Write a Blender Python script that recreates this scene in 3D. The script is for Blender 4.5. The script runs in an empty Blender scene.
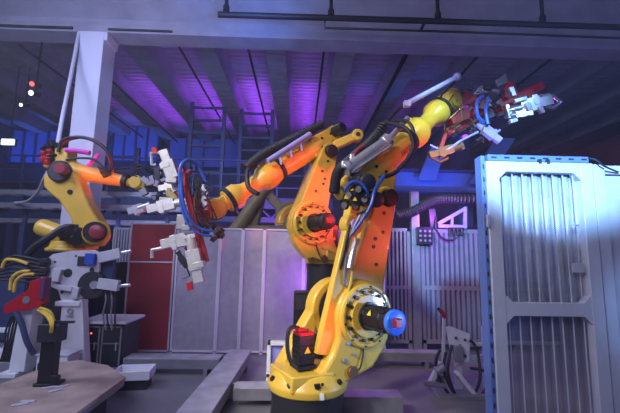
import bpy, bmesh, math, random
from mathutils import Vector, Matrix, Euler
random.seed(7)
SC = bpy.context.scene
COL = SC.collection
V = Vector
PI = math.pi

# ------------------------------------------------------------------ camera
F_PX = 364.0
CAM = V((0, 0, 1.55))
EUL = (Matrix.Rotation(math.radians(-1.57), 3, 'Z') @ Matrix.Rotation(math.radians(90 + 7.66), 3, 'X')
       @ Matrix.Rotation(math.radians(1.0), 3, 'Z'))
cam_d = bpy.data.cameras.new('camera')
cam_d.sensor_width = 36
cam_d.lens = 36 * F_PX / 620
cam_d.clip_start = 0.05
cam = bpy.data.objects.new('camera', cam_d)
cam.matrix_world = Matrix.Translation(CAM) @ EUL.to_4x4()
COL.objects.link(cam)
SC.camera = cam

def at(px, py, Y):
    """world point on the plane y = Y seen at photo pixel (px, py)"""
    d = EUL @ V(((px - 310) / F_PX, -(py - 206.5) / F_PX, -1))
    return CAM + d * (Y / d.y)

def floor_at(px, py, z=0):
    d = EUL @ V(((px - 310) / F_PX, -(py - 206.5) / F_PX, -1))
    return CAM + d * ((z - CAM.z) / d.z)

# ------------------------------------------------------------------ world, exposure
SC.view_settings.view_transform = 'Standard'
SC.view_settings.look = 'None'
SC.view_settings.gamma = 1
SC.view_settings.use_curve_mapping = False
SC.view_settings.exposure = 0.0
w = bpy.data.worlds.new('hall_gloom')
SC.world = w
w.use_nodes = True
w.node_tree.nodes['Background'].inputs[0].default_value = (0.16, 0.15, 0.34, 1)
w.node_tree.nodes['Background'].inputs[1].default_value = 0.42

# ------------------------------------------------------------------ lights of the hall, with added fill and reflection lamps
def look(o, loc, tgt):
    o.location = loc
    o.rotation_euler = (V(tgt) - V(loc)).to_track_quat('-Z', 'Y').to_euler()

def spot(name, loc, tgt, col, power, deg, blend=.5, r=.12):
    l = bpy.data.lights.new(name, 'SPOT')
    l.color = col; l.energy = power; l.spot_size = math.radians(deg); l.spot_blend = blend
    l.shadow_soft_size = r
    o = bpy.data.objects.new(name, l); COL.objects.link(o); look(o, loc, tgt)
    return o

def area(name, loc, tgt, col, power, sx, sy):
    l = bpy.data.lights.new(name, 'AREA')
    l.shape = 'RECTANGLE'; l.size = sx; l.size_y = sy; l.color = col; l.energy = power
    o = bpy.data.objects.new(name, l); COL.objects.link(o); look(o, loc, tgt)
    return o

def point(name, loc, col, power, r=.15):
    l = bpy.data.lights.new(name, 'POINT')
    l.color = col; l.energy = power; l.shadow_soft_size = r
    o = bpy.data.objects.new(name, l); COL.objects.link(o); o.location = loc
    return o

WARM = (1, .90, .72); LAV = (.60, .64, 1.0); PUR = (.34, .05, 1.0); BLU = (.05, .16, 1.0); RED = (1, .09, .10)
area('hall_fill', (-2.5, -1.5, 5.2), (-.8, 5, 1.0), LAV, 190, 3, 2)
area('hall_left', (-5.5, 2.5, 5.0), (-2.5, 5, .9), LAV, 190, 2, 2)
area('up_fill', (-1.0, 8.6, 2.0), (-1.0, 10.6, 7), (.40, .42, 1), 45, 7, 1)  # added fill, no fixture; lifts the undersides of the roof ribs
area('far_fill', (-2.5, 9.0, 5.9), (-2.5, 10.5, 0), (.35, .40, 1), 60, 5, 1.5)  # added fill, no fixture; lightens the mezzanine and far steelwork
spot('key_left', (-3.6, .6, 4.6), (.3, 4.0, 1.9), WARM, 900, 44, .6, .25)
spot('key_base', (-1.8, .4, 3.0), (.05, 3.4, .55), WARM, 300, 30, .7, .2)
spot('red_high', (4.2, 3.0, 2.7), (.32, 4.75, 2.35), RED, 1150, 20, .5, .1)
spot('red_forearm', (3.0, 2.9, 1.5), (1.25, 3.85, 2.75), RED, 110, 28, .6, .1)
spot('red_arm', (3.4, 2.8, 1.7), (.88, 3.5, 1.80), RED, 150, 20, .7, .1)
spot('red_wrist', (.6, 2.6, .35), (-.75, 4.3, 2.15), RED, 120, 26, .6, .1)
spot('blue_shoulder', (2.5, 2.72, .95), (.72, 3.2, .86), (.24, .42, 1), 170, 34, .7, .1)
spot('screen_reflection', (2.9, .9, 1.3), (2.3, 2.45, 1.2), (.22, .45, 1), 45, 30, .9, .1)  # added spot standing in for bluish reflections on the side screen
spot('tip_white', (2.0, 1.2, 4.6), (1.55, 4.0, 3.15), (.55, 1, .95), 650, 17, .7, .15)
spot('clamp_blue', (3.4, 2.2, 4.2), (2.5, 4.2, 3.1), (.25, .5, 1), 70, 34, .6, .1)
spot('orange_left', (-1.6, 2.6, 1.7), (-2.9, 5.3, 2.66), (1, .12, .05), 420, 13, .6, .08)
spot('gate_blue', (.2, -.9, 3.2), (1.66, 2.4, 2.54), (.24, .48, 1), 3400, 24, .3, .1)  # added spot standing in for the blue-white reflection on the gate top
spot('gate_low', (3.0, -.5, 2.2), (1.9, 2.4, 1.0), (.25, .32, 1), 22, 60, .8, .2)
for k, p in ((-6, 1), (-5, 2), (-4, 9), (-3, 24), (-2, 32), (-1, 38), (0, 32), (1, 9), (2, 4), (3, 2), (4, 1)):
    x = .175 + 1.75 * k
    area('purple_bay', (x, 12.9, 6.5), (x, 12.9, 7), PUR, p * 1.05, .12, 4.0)
    area('purple_bay', (x, 9.2, 6.5), (x, 9.2, 7), PUR, p * .07, .12, 2.2)
spot('magenta_back', (-.6, 8.6, 1.8), (-.9, 12, 3.6), (.7, .08, 1), 220, 80, .8)
point('purple_fence', at(446, 214, 5.8), (.5, .10, 1), 34, .05)
point('purple_fence_low', at(372, 262, 5.4), (.5, .15, 1), 9, .05)
point('purple_panels', at(312, 285, 5.3), (.5, .13, 1), 20, .05)
spot('blue_wall', (-11.2, 13.2, 4.0), (-11.2, 15.5, 6.0), BLU, 360, 80, .9, .05)
spot('blue_wall', (-7.2, 13.2, 4.0), (-7.2, 15.5, 6.1), BLU, 360, 80, .9, .05)
spot('blue_wall', (-4.0, 13.6, 3.8), (-4.0, 16, 5.6), BLU, 110, 80, .9, .05)
spot('blue_right', (3.2, 7.0, 1.7), (3.2, 9.0, 3.6), BLU, 420, 50, .9, .05)
spot('blue_girder', (-.6, 4.2, 4.6), (-1.2, 7.1, 7.3), (.06, .22, 1), 500, 56, .9)
area('lav_girder', (-3.4, 3.6, 4.6), (-2.8, 7.1, 6.7), (.36, .44, 1), 130, 4, 1)
area('violet_right', (5.5, 3.5, 3.6), (5.0, 8.5, 6.6), (.30, .26, 1), 45, 2, 1)

# ------------------------------------------------------------------ materials
def mat(name, col, rough=.5, metal=0, var=.12, scale=9, bump=0, emit=None, es=0, spec=None, coat=0):
    m = bpy.data.materials.new(name); m.use_nodes = True
    nt = m.node_tree; b = nt.nodes['Principled BSDF']
    b.inputs['Roughness'].default_value = rough
    b.inputs['Metallic'].default_value = metal
    if coat: b.inputs['Coat Weight'].default_value = coat
    if spec is not None: b.inputs['Specular IOR Level'].default_value = spec
    tc = nt.nodes.new('ShaderNodeTexCoord')
    n = nt.nodes.new('ShaderNodeTexNoise'); n.inputs['Scale'].default_value = scale; n.inputs['Detail'].default_value = 5
    nt.links.new(tc.outputs['Object'], n.inputs['Vector'])
    r = nt.nodes.new('ShaderNodeValToRGB')
    r.color_ramp.elements[0].position = .3; r.color_ramp.elements[1].position = .7
    r.color_ramp.elements[0].color = (*[c * (1 - var) for c in col], 1)
    r.color_ramp.elements[1].color = (*[min(1, c * (1 + var)) for c in col], 1)
    nt.links.new(n.outputs['Fac'], r.inputs['Fac'])
    nt.links.new(r.outputs['Color'], b.inputs['Base Color'])
    if bump:
        bp = nt.nodes.new('ShaderNodeBump'); bp.inputs['Strength'].default_value = bump; bp.inputs['Distance'].default_value = .01
        nt.links.new(n.outputs['Fac'], bp.inputs['Height']); nt.links.new(bp.outputs['Normal'], b.inputs['Normal'])
    if emit:
        b.inputs['Emission Color'].default_value = (*emit, 1); b.inputs['Emission Strength'].default_value = es
    return m

def perforated(name, col, pitch=.014, hole=.45, rough=.5, metal=.2):
    """sheet metal punched with a regular grid of holes"""
    m = mat(name, col, rough, metal)
    nt = m.node_tree; b = nt.nodes['Principled BSDF']; out = nt.nodes['Material Output']
    tc = nt.nodes.new('ShaderNodeTexCoord'); sep = nt.nodes.new('ShaderNodeSeparateXYZ')
    nt.links.new(tc.outputs['Object'], sep.inputs[0])
    def mth(op, a, bb=None):
        k = nt.nodes.new('ShaderNodeMath'); k.operation = op
        for i, q in enumerate((a, bb)):
            if q is None: continue
            if isinstance(q, (int, float)): k.inputs[i].default_value = q
            else: nt.links.new(q, k.inputs[i])
        return k.outputs[0]
    k = 2 * PI / pitch
    sx = mth('SINE', mth('MULTIPLY', mth('ADD', sep.outputs['X'], sep.outputs['Z']), k * .7))
    sz = mth('SINE', mth('MULTIPLY', mth('SUBTRACT', sep.outputs['X'], sep.outputs['Z']), k * .7))
    f = mth('GREATER_THAN', mth('MULTIPLY', sx, sz), hole)
    g = mth('LESS_THAN', mth('MULTIPLY', sx, sz), -hole)
    f = mth('MAXIMUM', f, g)
    t = nt.nodes.new('ShaderNodeBsdfTransparent'); mx = nt.nodes.new('ShaderNodeMixShader')
    nt.links.new(f, mx.inputs[0]); nt.links.new(b.outputs[0], mx.inputs[1]); nt.links.new(t.outputs[0], mx.inputs[2])
    nt.links.new(mx.outputs[0], out.inputs['Surface'])
    return m

def tread(name, col):
    m = mat(name, col, .42, .25, .2, 6)
    nt = m.node_tree; b = nt.nodes['Principled BSDF']
    tc = nt.nodes.new('ShaderNodeTexCoord'); br = nt.nodes.new('ShaderNodeTexBrick')
    br.inputs['Scale'].default_value = 7; br.inputs['Mortar Size'].default_value = .06
    nt.links.new(tc.outputs['Object'], br.inputs['Vector'])
    bp = nt.nodes.new('ShaderNodeBump'); bp.inputs['Strength'].default_value = 1; bp.inputs['Distance'].default_value = .03
    nt.links.new(br.outputs['Fac'], bp.inputs['Height']); nt.links.new(bp.outputs['Normal'], b.inputs['Normal'])
    return m

def floor_mat():
    m = mat('concrete_floor', (.20, .20, .21), .42, 0, .3, 1.3, .05)
    nt = m.node_tree; b = nt.nodes['Principled BSDF']
    n = nt.nodes.new('ShaderNodeTexNoise'); n.inputs['Scale'].default_value = 4; n.inputs['Detail'].default_value = 8
    mr = nt.nodes.new('ShaderNodeMapRange'); mr.inputs['To Min'].default_value = .28; mr.inputs['To Max'].default_value = .6
    nt.links.new(n.outputs['Fac'], mr.inputs['Value']); nt.links.new(mr.outputs[0], b.inputs['Roughness'])
    return m

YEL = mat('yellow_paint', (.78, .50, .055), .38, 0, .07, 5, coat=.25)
YELD = mat('dim_yellow_paint', (.26, .20, .06), .5, 0, .15, 5)  # darkened robot yellow; dimness of the far robot put into the colour
BLK = mat('black_metal', (.018, .018, .022), .4, .2)
RUB = mat('black_rubber', (.02, .02, .026), .55)
DRK = mat('dark_steel', (.06, .06, .07), .45, .6)
GRY = mat('grey_steel', (.33, .33, .36), .42, .5)
LGR = mat('light_grey_paint', (.55, .55, .58), .5, 0, .06)
WHT = mat('white_paint', (.78, .78, .80), .45, 0, .05)
SLV = mat('bare_aluminium', (.75, .75, .78), .3, .75, .1, 14)
REDM = mat('red_paint', (.45, .01, .018), .38, 0, .1)
REDP = mat('red_screen', (.34, .035, .05), .35, 0, .15, 2)
MAG = mat('magenta_plastic', (.75, .05, .50), .4)
BLUH = mat('blue_hose', (.03, .09, .45), .35)
BLUC = mat('blue_hose_and_lit_cap', (.05, .22, .95), .35)  # hoses' own blue; on the motor cap, blue light put into the colour
LAVP = mat('lavender_plastic', (.42, .38, .80), .4)
BRN = mat('rusty_plate', (.44, .34, .27), .65, .1, .35, 3, .15)
ORH = mat('yellow_hose', (.75, .52, .05), .45)
COPR = mat('copper_brown', (.25, .14, .06), .4, .6)
CON = mat('precast_concrete', (.30, .29, .33), .8, 0, .15, 2, .05)
DECK = mat('roof_deck', (.34, .33, .36), .7, 0, .1, 2)
COLM = mat('column_paint', (.62, .62, .66), .6, 0, .06, 2)
NAVY = mat('navy_steel', (.05, .07, .16), .5, .2)
PIPE = mat('black_pipe', (.012, .012, .016), .5, .1)
WALL = mat('hall_wall', (.10, .11, .17), .8, 0, .2, 1)
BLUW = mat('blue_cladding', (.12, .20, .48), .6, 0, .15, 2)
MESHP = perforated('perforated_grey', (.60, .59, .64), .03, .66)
MESHD = perforated('perforated_white_lit', (.66, .68, .72), .018, .55)  # upper gate sheet; bright light on it put into a lighter colour
TRD = tread('tread_plate', (.50, .50, .53))
FLR = floor_mat()
GLS = mat('dark_glass', (.02, .025, .03), .08, 0, .05, spec=.6)
LAMPW = mat('lit_lamp', (.9, .9, .9), .5, 0, .01, emit=(.8, .9, 1), es=4)
LAMPR = mat('lit_red_lamp', (.9, .1, .1), .5, 0, .01, emit=(1, .08, .06), es=3)
SIGNW = mat('lit_sign', (.9, .95, .9), .5, 0, .01, emit=(.85, 1, .9), es=1.3)
WARN = mat('warning_yellow', (.95, .70, .02), .5, 0, .02)
LOGO = mat('red_lettering', (.45, .01, .02), .5, 0, .02)

# ------------------------------------------------------------------ mesh helpers
def basis(axis):
    z = V(axis).normalized()
    h = V((0, 0, 1)) if abs(z.z) < .9 else V((1, 0, 0))
    x = h.cross(z).normalized(); y = z.cross(x)
    return x, y, z

def smooth_path(pts, n=6):
    P = [V(p) for p in pts]
    if len(P) < 3: return P
    out = []
    for i in range(len(P) - 1):
        p0 = P[max(i - 1, 0)]; p1 = P[i]; p2 = P[i + 1]; p3 = P[min(i + 2, len(P) - 1)]
        for k in range(n):
            t = k / n
            out.append(.5 * ((2 * p1) + (-p0 + p2) * t + (2 * p0 - 5 * p1 + 4 * p2 - p3) * t * t + (-p0 + 3 * p1 - 3 * p2 + p3) * t ** 3))
    out.append(P[-1])
    return out

class MB:
    def __init__(s): s.bm = bmesh.new()
    def box(s, c, size, rot=None):
        R = rot if rot else Matrix.Identity(3)
        c = V(c); hx, hy, hz = [q / 2 for q in size]
        vs = [s.bm.verts.new(c + R @ V((sx * hx, sy * hy, sz * hz))) for sx in (-1, 1) for sy in (-1, 1) for sz in (-1, 1)]
        for f in ((0, 1, 3, 2), (4, 6, 7, 5), (0, 4, 5, 1), (2, 3, 7, 6), (0, 2, 6, 4), (1, 5, 7, 3)):
            s.bm.faces.new([vs[i] for i in f])
        return s
    def bar(s, a, b, w, h=None, up=(0, 0, 1)):
        a, b = V(a), V(b); h = w if h is None else h
        d = b - a; x = d.normalized(); u = V(up)
        if abs(x.dot(u)) > .95: u = V((0, 1, 0))
        y = u.cross(x).normalized(); z = x.cross(y)
        return s.box((a + b) / 2, (d.length, w, h), Matrix((x, y, z)).transposed())
    def lathe(s, o, axis, prof, seg=24):
        x, y, z = basis(axis); o = V(o); rings = []
        for t, r in prof:
            if r < 1e-5: rings.append([s.bm.verts.new(o + z * t)])
            else: rings.append([s.bm.verts.new(o + z * t + (x * math.cos(a) + y * math.sin(a)) * r) for a in [2 * PI * k / seg for k in range(seg)]])
        for A, B in zip(rings, rings[1:]):
            for k in range(seg):
                k2 = (k + 1) % seg
                if len(A) == 1 and len(B) == 1: continue
                if len(A) == 1: s.bm.faces.new((A[0], B[k2], B[k])) if False else s.bm.faces.new((A[0], B[k], B[k2]))
                elif len(B) == 1: s.bm.faces.new((A[k2], A[k], B[0]))
                else: s.bm.faces.new((A[k], A[k2], B[k2], B[k])) 
        for R_ in (rings[0], rings[-1]):
            if len(R_) > 2: s.bm.faces.new(R_)
        return s
    def cyl(s, a, b, r0, r1=None, seg=20):
        a, b = V(a), V(b)
        return s.lathe(a, b - a, [(0, r0), ((b - a).length, r0 if r1 is None else r1)], seg)
    def tube(s, pts, r, seg=8, smooth=True):
        P = smooth_path(pts) if smooth else [V(p) for p in pts]
        rings = []; x = None
        for i, p in enumerate(P):
            d = (P[min(i + 1, len(P) - 1)] - P[max(i - 1, 0)]).normalized()
            if x is None: x, y, _ = basis(d)
            x = (x - d * x.dot(d)).normalized(); y = d.cross(x)
            rr = r(i / (len(P) - 1)) if callable(r) else r
            rings.append([s.bm.verts.new(p + (x * math.cos(2 * PI * k / seg) + y * math.sin(2 * PI * k / seg)) * rr) for k in range(seg)])
        for A, B in zip(rings, rings[1:]):
            for k in range(seg):
                s.bm.faces.new((A[k], A[(k + 1) % seg], B[(k + 1) % seg], B[k]))
        s.bm.faces.new(rings[0]); s.bm.faces.new(rings[-1])
        return s
    def prism(s, pts, ext):
        e = V(ext); A = [s.bm.verts.new(V(p)) for p in pts]; B = [s.bm.verts.new(V(p) + e) for p in pts]
        s.bm.faces.new(A); s.bm.faces.new(B)
        n = len(A)
        for k in range(n): s.bm.faces.new((A[k], A[(k + 1) % n], B[(k + 1) % n], B[k]))
        return s
    def torus(s, c, axis, R, r, seg=28, seg2=8):
        x, y, z = basis(axis); c = V(c); rings = []
        for i in range(seg):
            a = 2 * PI * i / seg; d = x * math.cos(a) + y * math.sin(a)
            rings.append([s.bm.verts.new(c + d * (R + r * math.cos(b)) + z * r * math.sin(b)) for b in [2 * PI * k / seg2 for k in range(seg2)]])
        for i in range(seg):
            A, B = rings[i], rings[(i + 1) % seg]
            for k in range(seg2): s.bm.faces.new((A[k], A[(k + 1) % seg2], B[(k + 1) % seg2], B[k]))
        return s
    def ball(s, c, r, seg=16):
        n = seg // 2
        return s.lathe(V(c) - V((0, 0, r)), (0, 0, 1), [(r - r * math.cos(PI * k / n), r * math.sin(PI * k / n)) for k in range(n + 1)], seg)
    def build(s, name, m, parent=None, world=False, bevel=0, ang=38):
        bmesh.ops.recalc_face_normals(s.bm, faces=s.bm.faces)
        me = bpy.data.meshes.new(name)
        if world and parent is not None:
            top = parent
            M = Matrix.Identity(4); q = parent
            while q is not None: M = q.matrix_basis @ M; q = q.parent
            s.bm.transform(M.inverted())
        s.bm.to_mesh(me); s.bm.free()
        for p in me.polygons: p.use_smooth = True
        me.set_sharp_from_angle(angle=math.radians(ang))
        me.materials.append(m)
        o = bpy.data.objects.new(name, me); COL.objects.link(o)
        if parent is not None: o.parent = parent
        if bevel:
            b = o.modifiers.new('edge', 'BEVEL'); b.width = bevel; b.segments = 2; b.limit_method = 'ANGLE'; b.angle_limit = math.radians(42)
        return o

def tag(o, label, cat, group=None, kind=None):
    o['label'] = label; o['category'] = cat
    if group: o['group'] = group
    if kind: o['kind'] = kind
    return o

def thing(name, label, cat, loc=(0, 0, 0), rz=0, group=None):
    o = bpy.data.objects.new(name, None); o.empty_display_size = .1
    COL.objects.link(o); o.location = loc; o.rotation_euler = (0, 0, rz)
    return tag(o, label, cat, group)

def struct(name, mb, m, bevel=0):
    o = mb.build(name, m, bevel=bevel); o['kind'] = 'structure'; return o

def hull(pts):
    P = sorted(set((round(a, 5), round(b, 5)) for a, b in pts))
    def half(Q):
        h = []
        for p in Q:
            while len(h) > 1 and (h[-1][0] - h[-2][0]) * (p[1] - h[-2][1]) - (h[-1][1] - h[-2][1]) * (p[0] - h[-2][0]) <= 0: h.pop()
            h.append(p)
        return h
    a, b = half(P), half(P[::-1])
    return a[:-1] + b[:-1]

def circ(c, r, n=28, a0=0, a1=2 * PI):
    return [(c[0] + r * math.cos(a0 + (a1 - a0) * k / n), c[1] + r * math.sin(a0 + (a1 - a0) * k / n)) for k in range(n + (0 if abs(a1 - a0 - 2 * PI) < 1e-6 else 1))]

# ------------------------------------------------------------------ setting
struct('floor', MB().box((0, 7, -.05), (28, 24, .1)), FLR)
struct('wall_back', MB().box((0, 17.1, 3.6), (28, .2, 7.4)), WALL)
struct('wall_left', MB().box((-13.1, 7, 3.6), (.2, 24, 7.4)), WALL)
struct('wall_right', MB().box((13.1, 7, 3.6), (.2, 24, 7.4)), WALL)
# roof deck: shallow ribs running across the hall
mb = MB(); pts = []
y = 7.5
while y < 17:
    pts += [(y, 7.0), (y + .10, 7.0), (y + .13, 7.05), (y + .20, 7.05), (y + .23, 7.0)]; y += .23
poly = [V((-13, a, b)) for a, b in pts] + [V((-13, pts[-1][0], 7.3)), V((-13, 7.5, 7.3))]
mb.prism(poly, (26, 0, 0))
struct('ceiling', mb, DECK)
struct('ceiling_front', MB().box((0, 1.2, 7.9), (26, 12.4, .2)), CON)
# precast ribs running away from the viewer
for k in range(-6, 8):
    x = -.7 + 1.75 * k
    mb = MB(); prof = [(x - .25, 6.55), (x + .25, 6.55), (x + .36, 7.02), (x - .36, 7.02)]
    # horizontal formwork grooves
    mb.prism([V((a, 7.5, b)) for a, b in prof], (0, 9.5, 0))
    yy = 7.7
    while yy < 16.8:
        mb.box((x, yy, 6.545), (.5, .06, .012)); yy += .30
    struct('trim_%d' % (k + 7), mb, CON)
# cross girder
mb = MB()
mb.box((0, 7.32, 6.13), (26, .46, .18)); mb.box((0, 7.40, 7.05), (26, .22, 1.7)); mb.box((0, 7.32, 6.30), (26, .36, .16))
struct('trim_15', mb, CON, .01)
# column
c = at(83, 120, 7.05)
mb = MB(); mb.box((c.x, 7.3, 3.02), (.48, .48, 6.04)); mb.box((c.x, 7.3, 5.95), (.6, .46, .18)); mb.box((c.x, 7.3, .1), (.62, .62, .2))
struct('trim_17', mb, COLM, .01)
c = at(462, 200, 10)
struct('trim_18', MB().box((c.x, 10, 3.1), (.4, .4, 6.2)), NAVY)

# ------------------------------------------------------------------ robots
def capsule(c0, r0, c1, r1): return hull(circ(c0, r0, 32) + circ(c1, r1, 32))

def bolts(mb, c, s, y, R, n, r=.014, h=.012, a0=0):
    for k in range(n):
        a = a0 + 2 * PI * k / n
        p = V((c[0] + R * math.cos(a), s * y, c[1] + R * math.sin(a)))
        mb.cyl(p, p + V((0, s * h, 0)), r, seg=8)

def triangle(mb, o, ex, ez, n, size):
    o, ex, ez, n = V(o), V(ex), V(ez), V(n)
    mb.prism([o - ex * size * .5 - ez * size * .4, o + ex * size * .5 - ez * size * .4, o + ez * size * .5], n * .004)

def motor(root, name, o, axis, L, r, capm=None, red=True, label=True, squarish=True):
    """servo motor: finned dark body, connector box, end cap; o is the mounting face"""
    o = V(o); x, y, z = basis(axis)
    mb = MB()
    mb.lathe(o, axis, [(0, r * 1.18), (.03, r * 1.18), (.031, r), (L * .3, r), (L * .31, r * 1.04), (L * .66, r * 1.04), (L * .67, r * .98), (L * .86, r * .98), (L * .87, r * .8)], 20)
    if squarish:
        for k in range(4):
            a = PI / 4 + k * PI / 2
            d = x * math.cos(a) + y * math.sin(a)
            mb.bar(o + z * .02 + d * r * .95, o + z * L * .8 + d * r * .95, r * .3, r * .3, up=d)
    m = mb.build(name, BLK, root, bevel=.003)
    cap = MB().lathe(o + z * L * .85, axis, [(0, r * .92), (L * .02, r * .98), (L * .13, r * .98), (L * .15, r * .85), (L * .15, 0)], 20)
    e = cap.build('end_cap', capm or DRK, m, bevel=.003)
    if capm: e['label'] = 'round end cap'  # front cap's blue is light put into its base colour
    if red:
        b = MB().box(o + z * L * 1.0 - x * r * .1, (r * .7, r * .7, r * .7), Matrix((x, y, z)).transposed())
        b.build('connector', REDM, m, bevel=.006)
    if label:
        up = V((0, 0, 1)); out = V((0, -1, 0))
    return m

def big_robot(name, label, loc, rz, s, J2, J3, F0, F1, ped_bottom, flange_z, link, capcol, bs=1.0, elbow=True):
    """six-axis arm; local x = reach, z = up; s = sign of local y on the outer (motor) side"""
    root = thing(name, label, 'robot', loc, rz)
    Y = lambda x, y, z: V((x, s * y, z))
    fz = flange_z
    # pedestal
    mb = MB().lathe((0, 0, ped_bottom), (0, 0, 1), [(0, .44 * bs), (.04, .44 * bs), (.05, .34 * bs), (fz - ped_bottom - .12, .31 * bs), (fz - ped_bottom - .03, .33 * bs), (fz - ped_bottom - .03, 0)], 32)
    mb.build('pedestal', DRK, root, bevel=.004)
    # rotating base
    mb = MB().lathe((0, 0, fz - .03), (0, 0, 1), [(0, .34 * bs), (.055, .355 * bs), (.075, .35 * bs), (.13, .30 * bs), (.15, .29 * bs), (.17, .26 * bs), (.17, 0)], 36)
    mb.prism([Y(-.28 * bs, -.2, fz + .02), Y(-.28 * bs, .24, fz + .02), Y(.1, .28, fz + .02), Y(.1, -.25, fz + .02)], (0, 0, .13))
    bolts_c = MB()
    rb = mb.build('rotating_base', YEL, root, bevel=.012)
    for k in range(9):
        a = 2 * PI * k / 9 + .25
        p = V((math.cos(a) * .315 * bs, math.sin(a) * .315 * bs, fz + .062))
        bolts_c.cyl(p, p + V((math.cos(a) * .022, math.sin(a) * .022, .022)), .024, seg=10)
    for p in ((-.12, .33), (-.09, .335), (-.06, .34)):
        q = Y(p[0], p[1], fz + .10); bolts_c.cyl(q, q + V((0, s * .01, 0)), .012, seg=8)
    bolts_c.build('base_bolt', BLK, rb)
    # outer and inner shoulder cheeks
    rS = .31
    out = circ(J2, rS, 36, math.radians(-30), math.radians(192)) + [(J2[0] - .30, J2[1] - .18), (J2[0] - .35, J2[1] - .30), (J2[0] - .44, J2[1] - .42), (-.14, fz + .10), (-.10, fz + .02), (.16, fz + .02), (.30, fz + .06), (J2[0] + .08, J2[1] - .46), (J2[0] + .20, J2[1] - .33), (J2[0] + .27, J2[1] - .22)]
    mb = MB().prism([Y(x, .12, z) for x, z in out], (0, s * .14, 0))
    ck = mb.build('shoulder_housing', YEL, root, bevel=.03)
    mb = MB().lathe(Y(J2[0], .255, J2[1]), (0, s, 0), [(0, rS * .94), (.02, rS * .93), (.035, rS * .87), (.035, rS * .80), (.018, rS * .76), (.018, rS * .62), (.05, rS * .60), (.05, 0)], 44)
    mb.build('gearbox_ring', YEL, ck, bevel=.003)
    mb = MB(); bolts(mb, J2, s, .275, rS * .69, 14, .015, .03); bolts(mb, J2, s, .28, rS * .84, 10, .009, .02, .2)
    mb.build('ring_bolt', DRK, ck)
    for i, (dx, dz, r) in enumerate(((-.20, -.22, .02), (-.24, -.36, .022), (-.14, -.32, .015))):
        p = Y(J2[0] + dx, .26, J2[1] + dz); MB().cyl(p, p + V((0, s * .02, 0)), r, seg=14).build('plug', GRY, ck, bevel=.003)
    p = Y(J2[0] - .16, .26, J2[1] - .46); MB().cyl(p, p + V((0, s * .03, 0)), .05, seg=20).build('cover_disc', COPR, ck, bevel=.005)
    MB().tube([p, p + Y(.06, .03, .02), p + Y(.10, .02, .10), p + Y(.12, .01, .2)], .008).build('lube_hose', BLK, ck)
    # far cheek as a hoop
    ring_o = circ(J2, rS * 1.0, 30, math.radians(0), math.radians(250)); ring_i = circ(J2, rS * .72, 30, math.radians(0), math.radians(250))
    hp = [Y(x, -.34, z) for x, z in ring_o] + [Y(x, -.34, z) for x, z in ring_i[::-1]]
    mb = MB().prism(hp, (0, s * .16, 0))
    mb.prism([Y(x, -.34, z) for x, z in hull([(J2[0] - rS, J2[1]), (J2[0] - rS * .7, J2[1]), (-.22, fz + .06), (.1, fz + .06)])], (0, s * .16, 0))
    mb.build('hoop_bracket', YEL, root, bevel=.02)
    # shoulder motor
    m = motor(root, 'shoulder_motor', Y(J2[0], .30, J2[1]), (0, s, 0), .36, .105, capcol)
    mb = MB(); cc = Y(J2[0], .44, J2[1])
    dirn = Y(-.70, 0, .0) + V((0, 0, .35)); dirn.normalize()
    tx = V((0, 1, 0)); tz = dirn.cross(tx) if dirn.cross(tx).z > 0 else -dirn.cross(tx)
    triangle(mb, cc + dirn * .118, tx, tz, dirn, .055); mb.build('warning_label', WARN, m)
    # base motor with red top on the turntable
    bx = -.09
    mb = MB(); b0 = Y(bx, .07, fz + .17)
    mb.box(b0 + V((0, 0, .15)), (.145, .145, .24)); mb.box(b0 + V((0, 0, .01)), (.175, .175, .03))
    for i in range(5): mb.box(b0 + V((0, 0, .07 + i * .04)), (.151, .151, .012))
    bm_ = mb.build('base_motor', BLK, root, bevel=.008)
    mb = MB().box(b0 + V((0, 0, .28)), (.14, .14, .03)); mb.cyl(b0 + V((0, 0, .29)), b0 + V((0, 0, .32)), .045)
    mb.box(b0 + Y(-.045, .02, .31), (.06, .05, .04)); mb.build('end_cap', REDM, bm_, bevel=.006)['label'] = 'red end cap'
    mb = MB(); n = Y(0, 1, 0); triangle(mb, b0 + Y(0, .077, .15), (1, 0, 0), (0, 0, 1), n, .06)
    mb.build('warning_label', WARN, bm_)
    MB().tube([b0 + Y(-.06, .02, .33), b0 + Y(-.15, .02, .33), b0 + Y(-.17, .03, .2), b0 + Y(-.15, .05, .08), b0 + Y(-.10, .09, .02)], .018).build('cable', RUB, bm_)
    MB().tube([b0 + Y(.09, .06, .2), b0 + Y(.18, .1, .16), b0 + Y(.2, .1, .06), b0 + Y(.13, .12, 0)], .01).build('cable', RUB, bm_)
    # lower arm: broad plate box tapering to the elbow
    arm = capsule(J2, .235, J3, .125)
    mb = MB().prism([Y(x, -.10, z) for x, z in arm], (0, s * .27, 0))
    la = mb.build('lower_arm', YEL, root, bevel=.018)
    d2 = (V((J3[0], 0, J3[1])) - V((J2[0], 0, J2[1]))); Lx = d2.length; d2.normalize(); n2 = V((d2.z, 0, -d2.x))
    mb = MB()
    for t, off in ((.42, .05), (.55, -.03), (.62, -.03), (.7, .04), (.86, .0)):
        p = V((J2[0], s * .17, J2[1])) + d2 * Lx * t + n2 * off
        mb.cyl(p, p + V((0, s * .008, 0)), .018, seg=12)
    mb.build('plug', DRK, la)
    # raised rib plate on the arm's side
    p0 = V((J2[0], 0, J2[1])) + d2 * .30 ; p1 = V((J2[0], 0, J2[1])) + d2 * (Lx - .25)
    # elbow cap
    mb = MB().cyl(Y(J3[0], .16, J3[1]), Y(J3[0], .24, J3[1]), .092, .086, 28); mb.build('elbow_cap', BLK, root, bevel=.006)
    # forearm
    f0 = V((F0[0], 0, F0[1])); f1 = V((F1[0], 0, F1[1])); d = (f1 - f0); L = d.length; d.normalize()
    up = V((-d.z, 0, d.x))
    if up.z < 0: up = -up
    sc = L / 1.77
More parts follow.
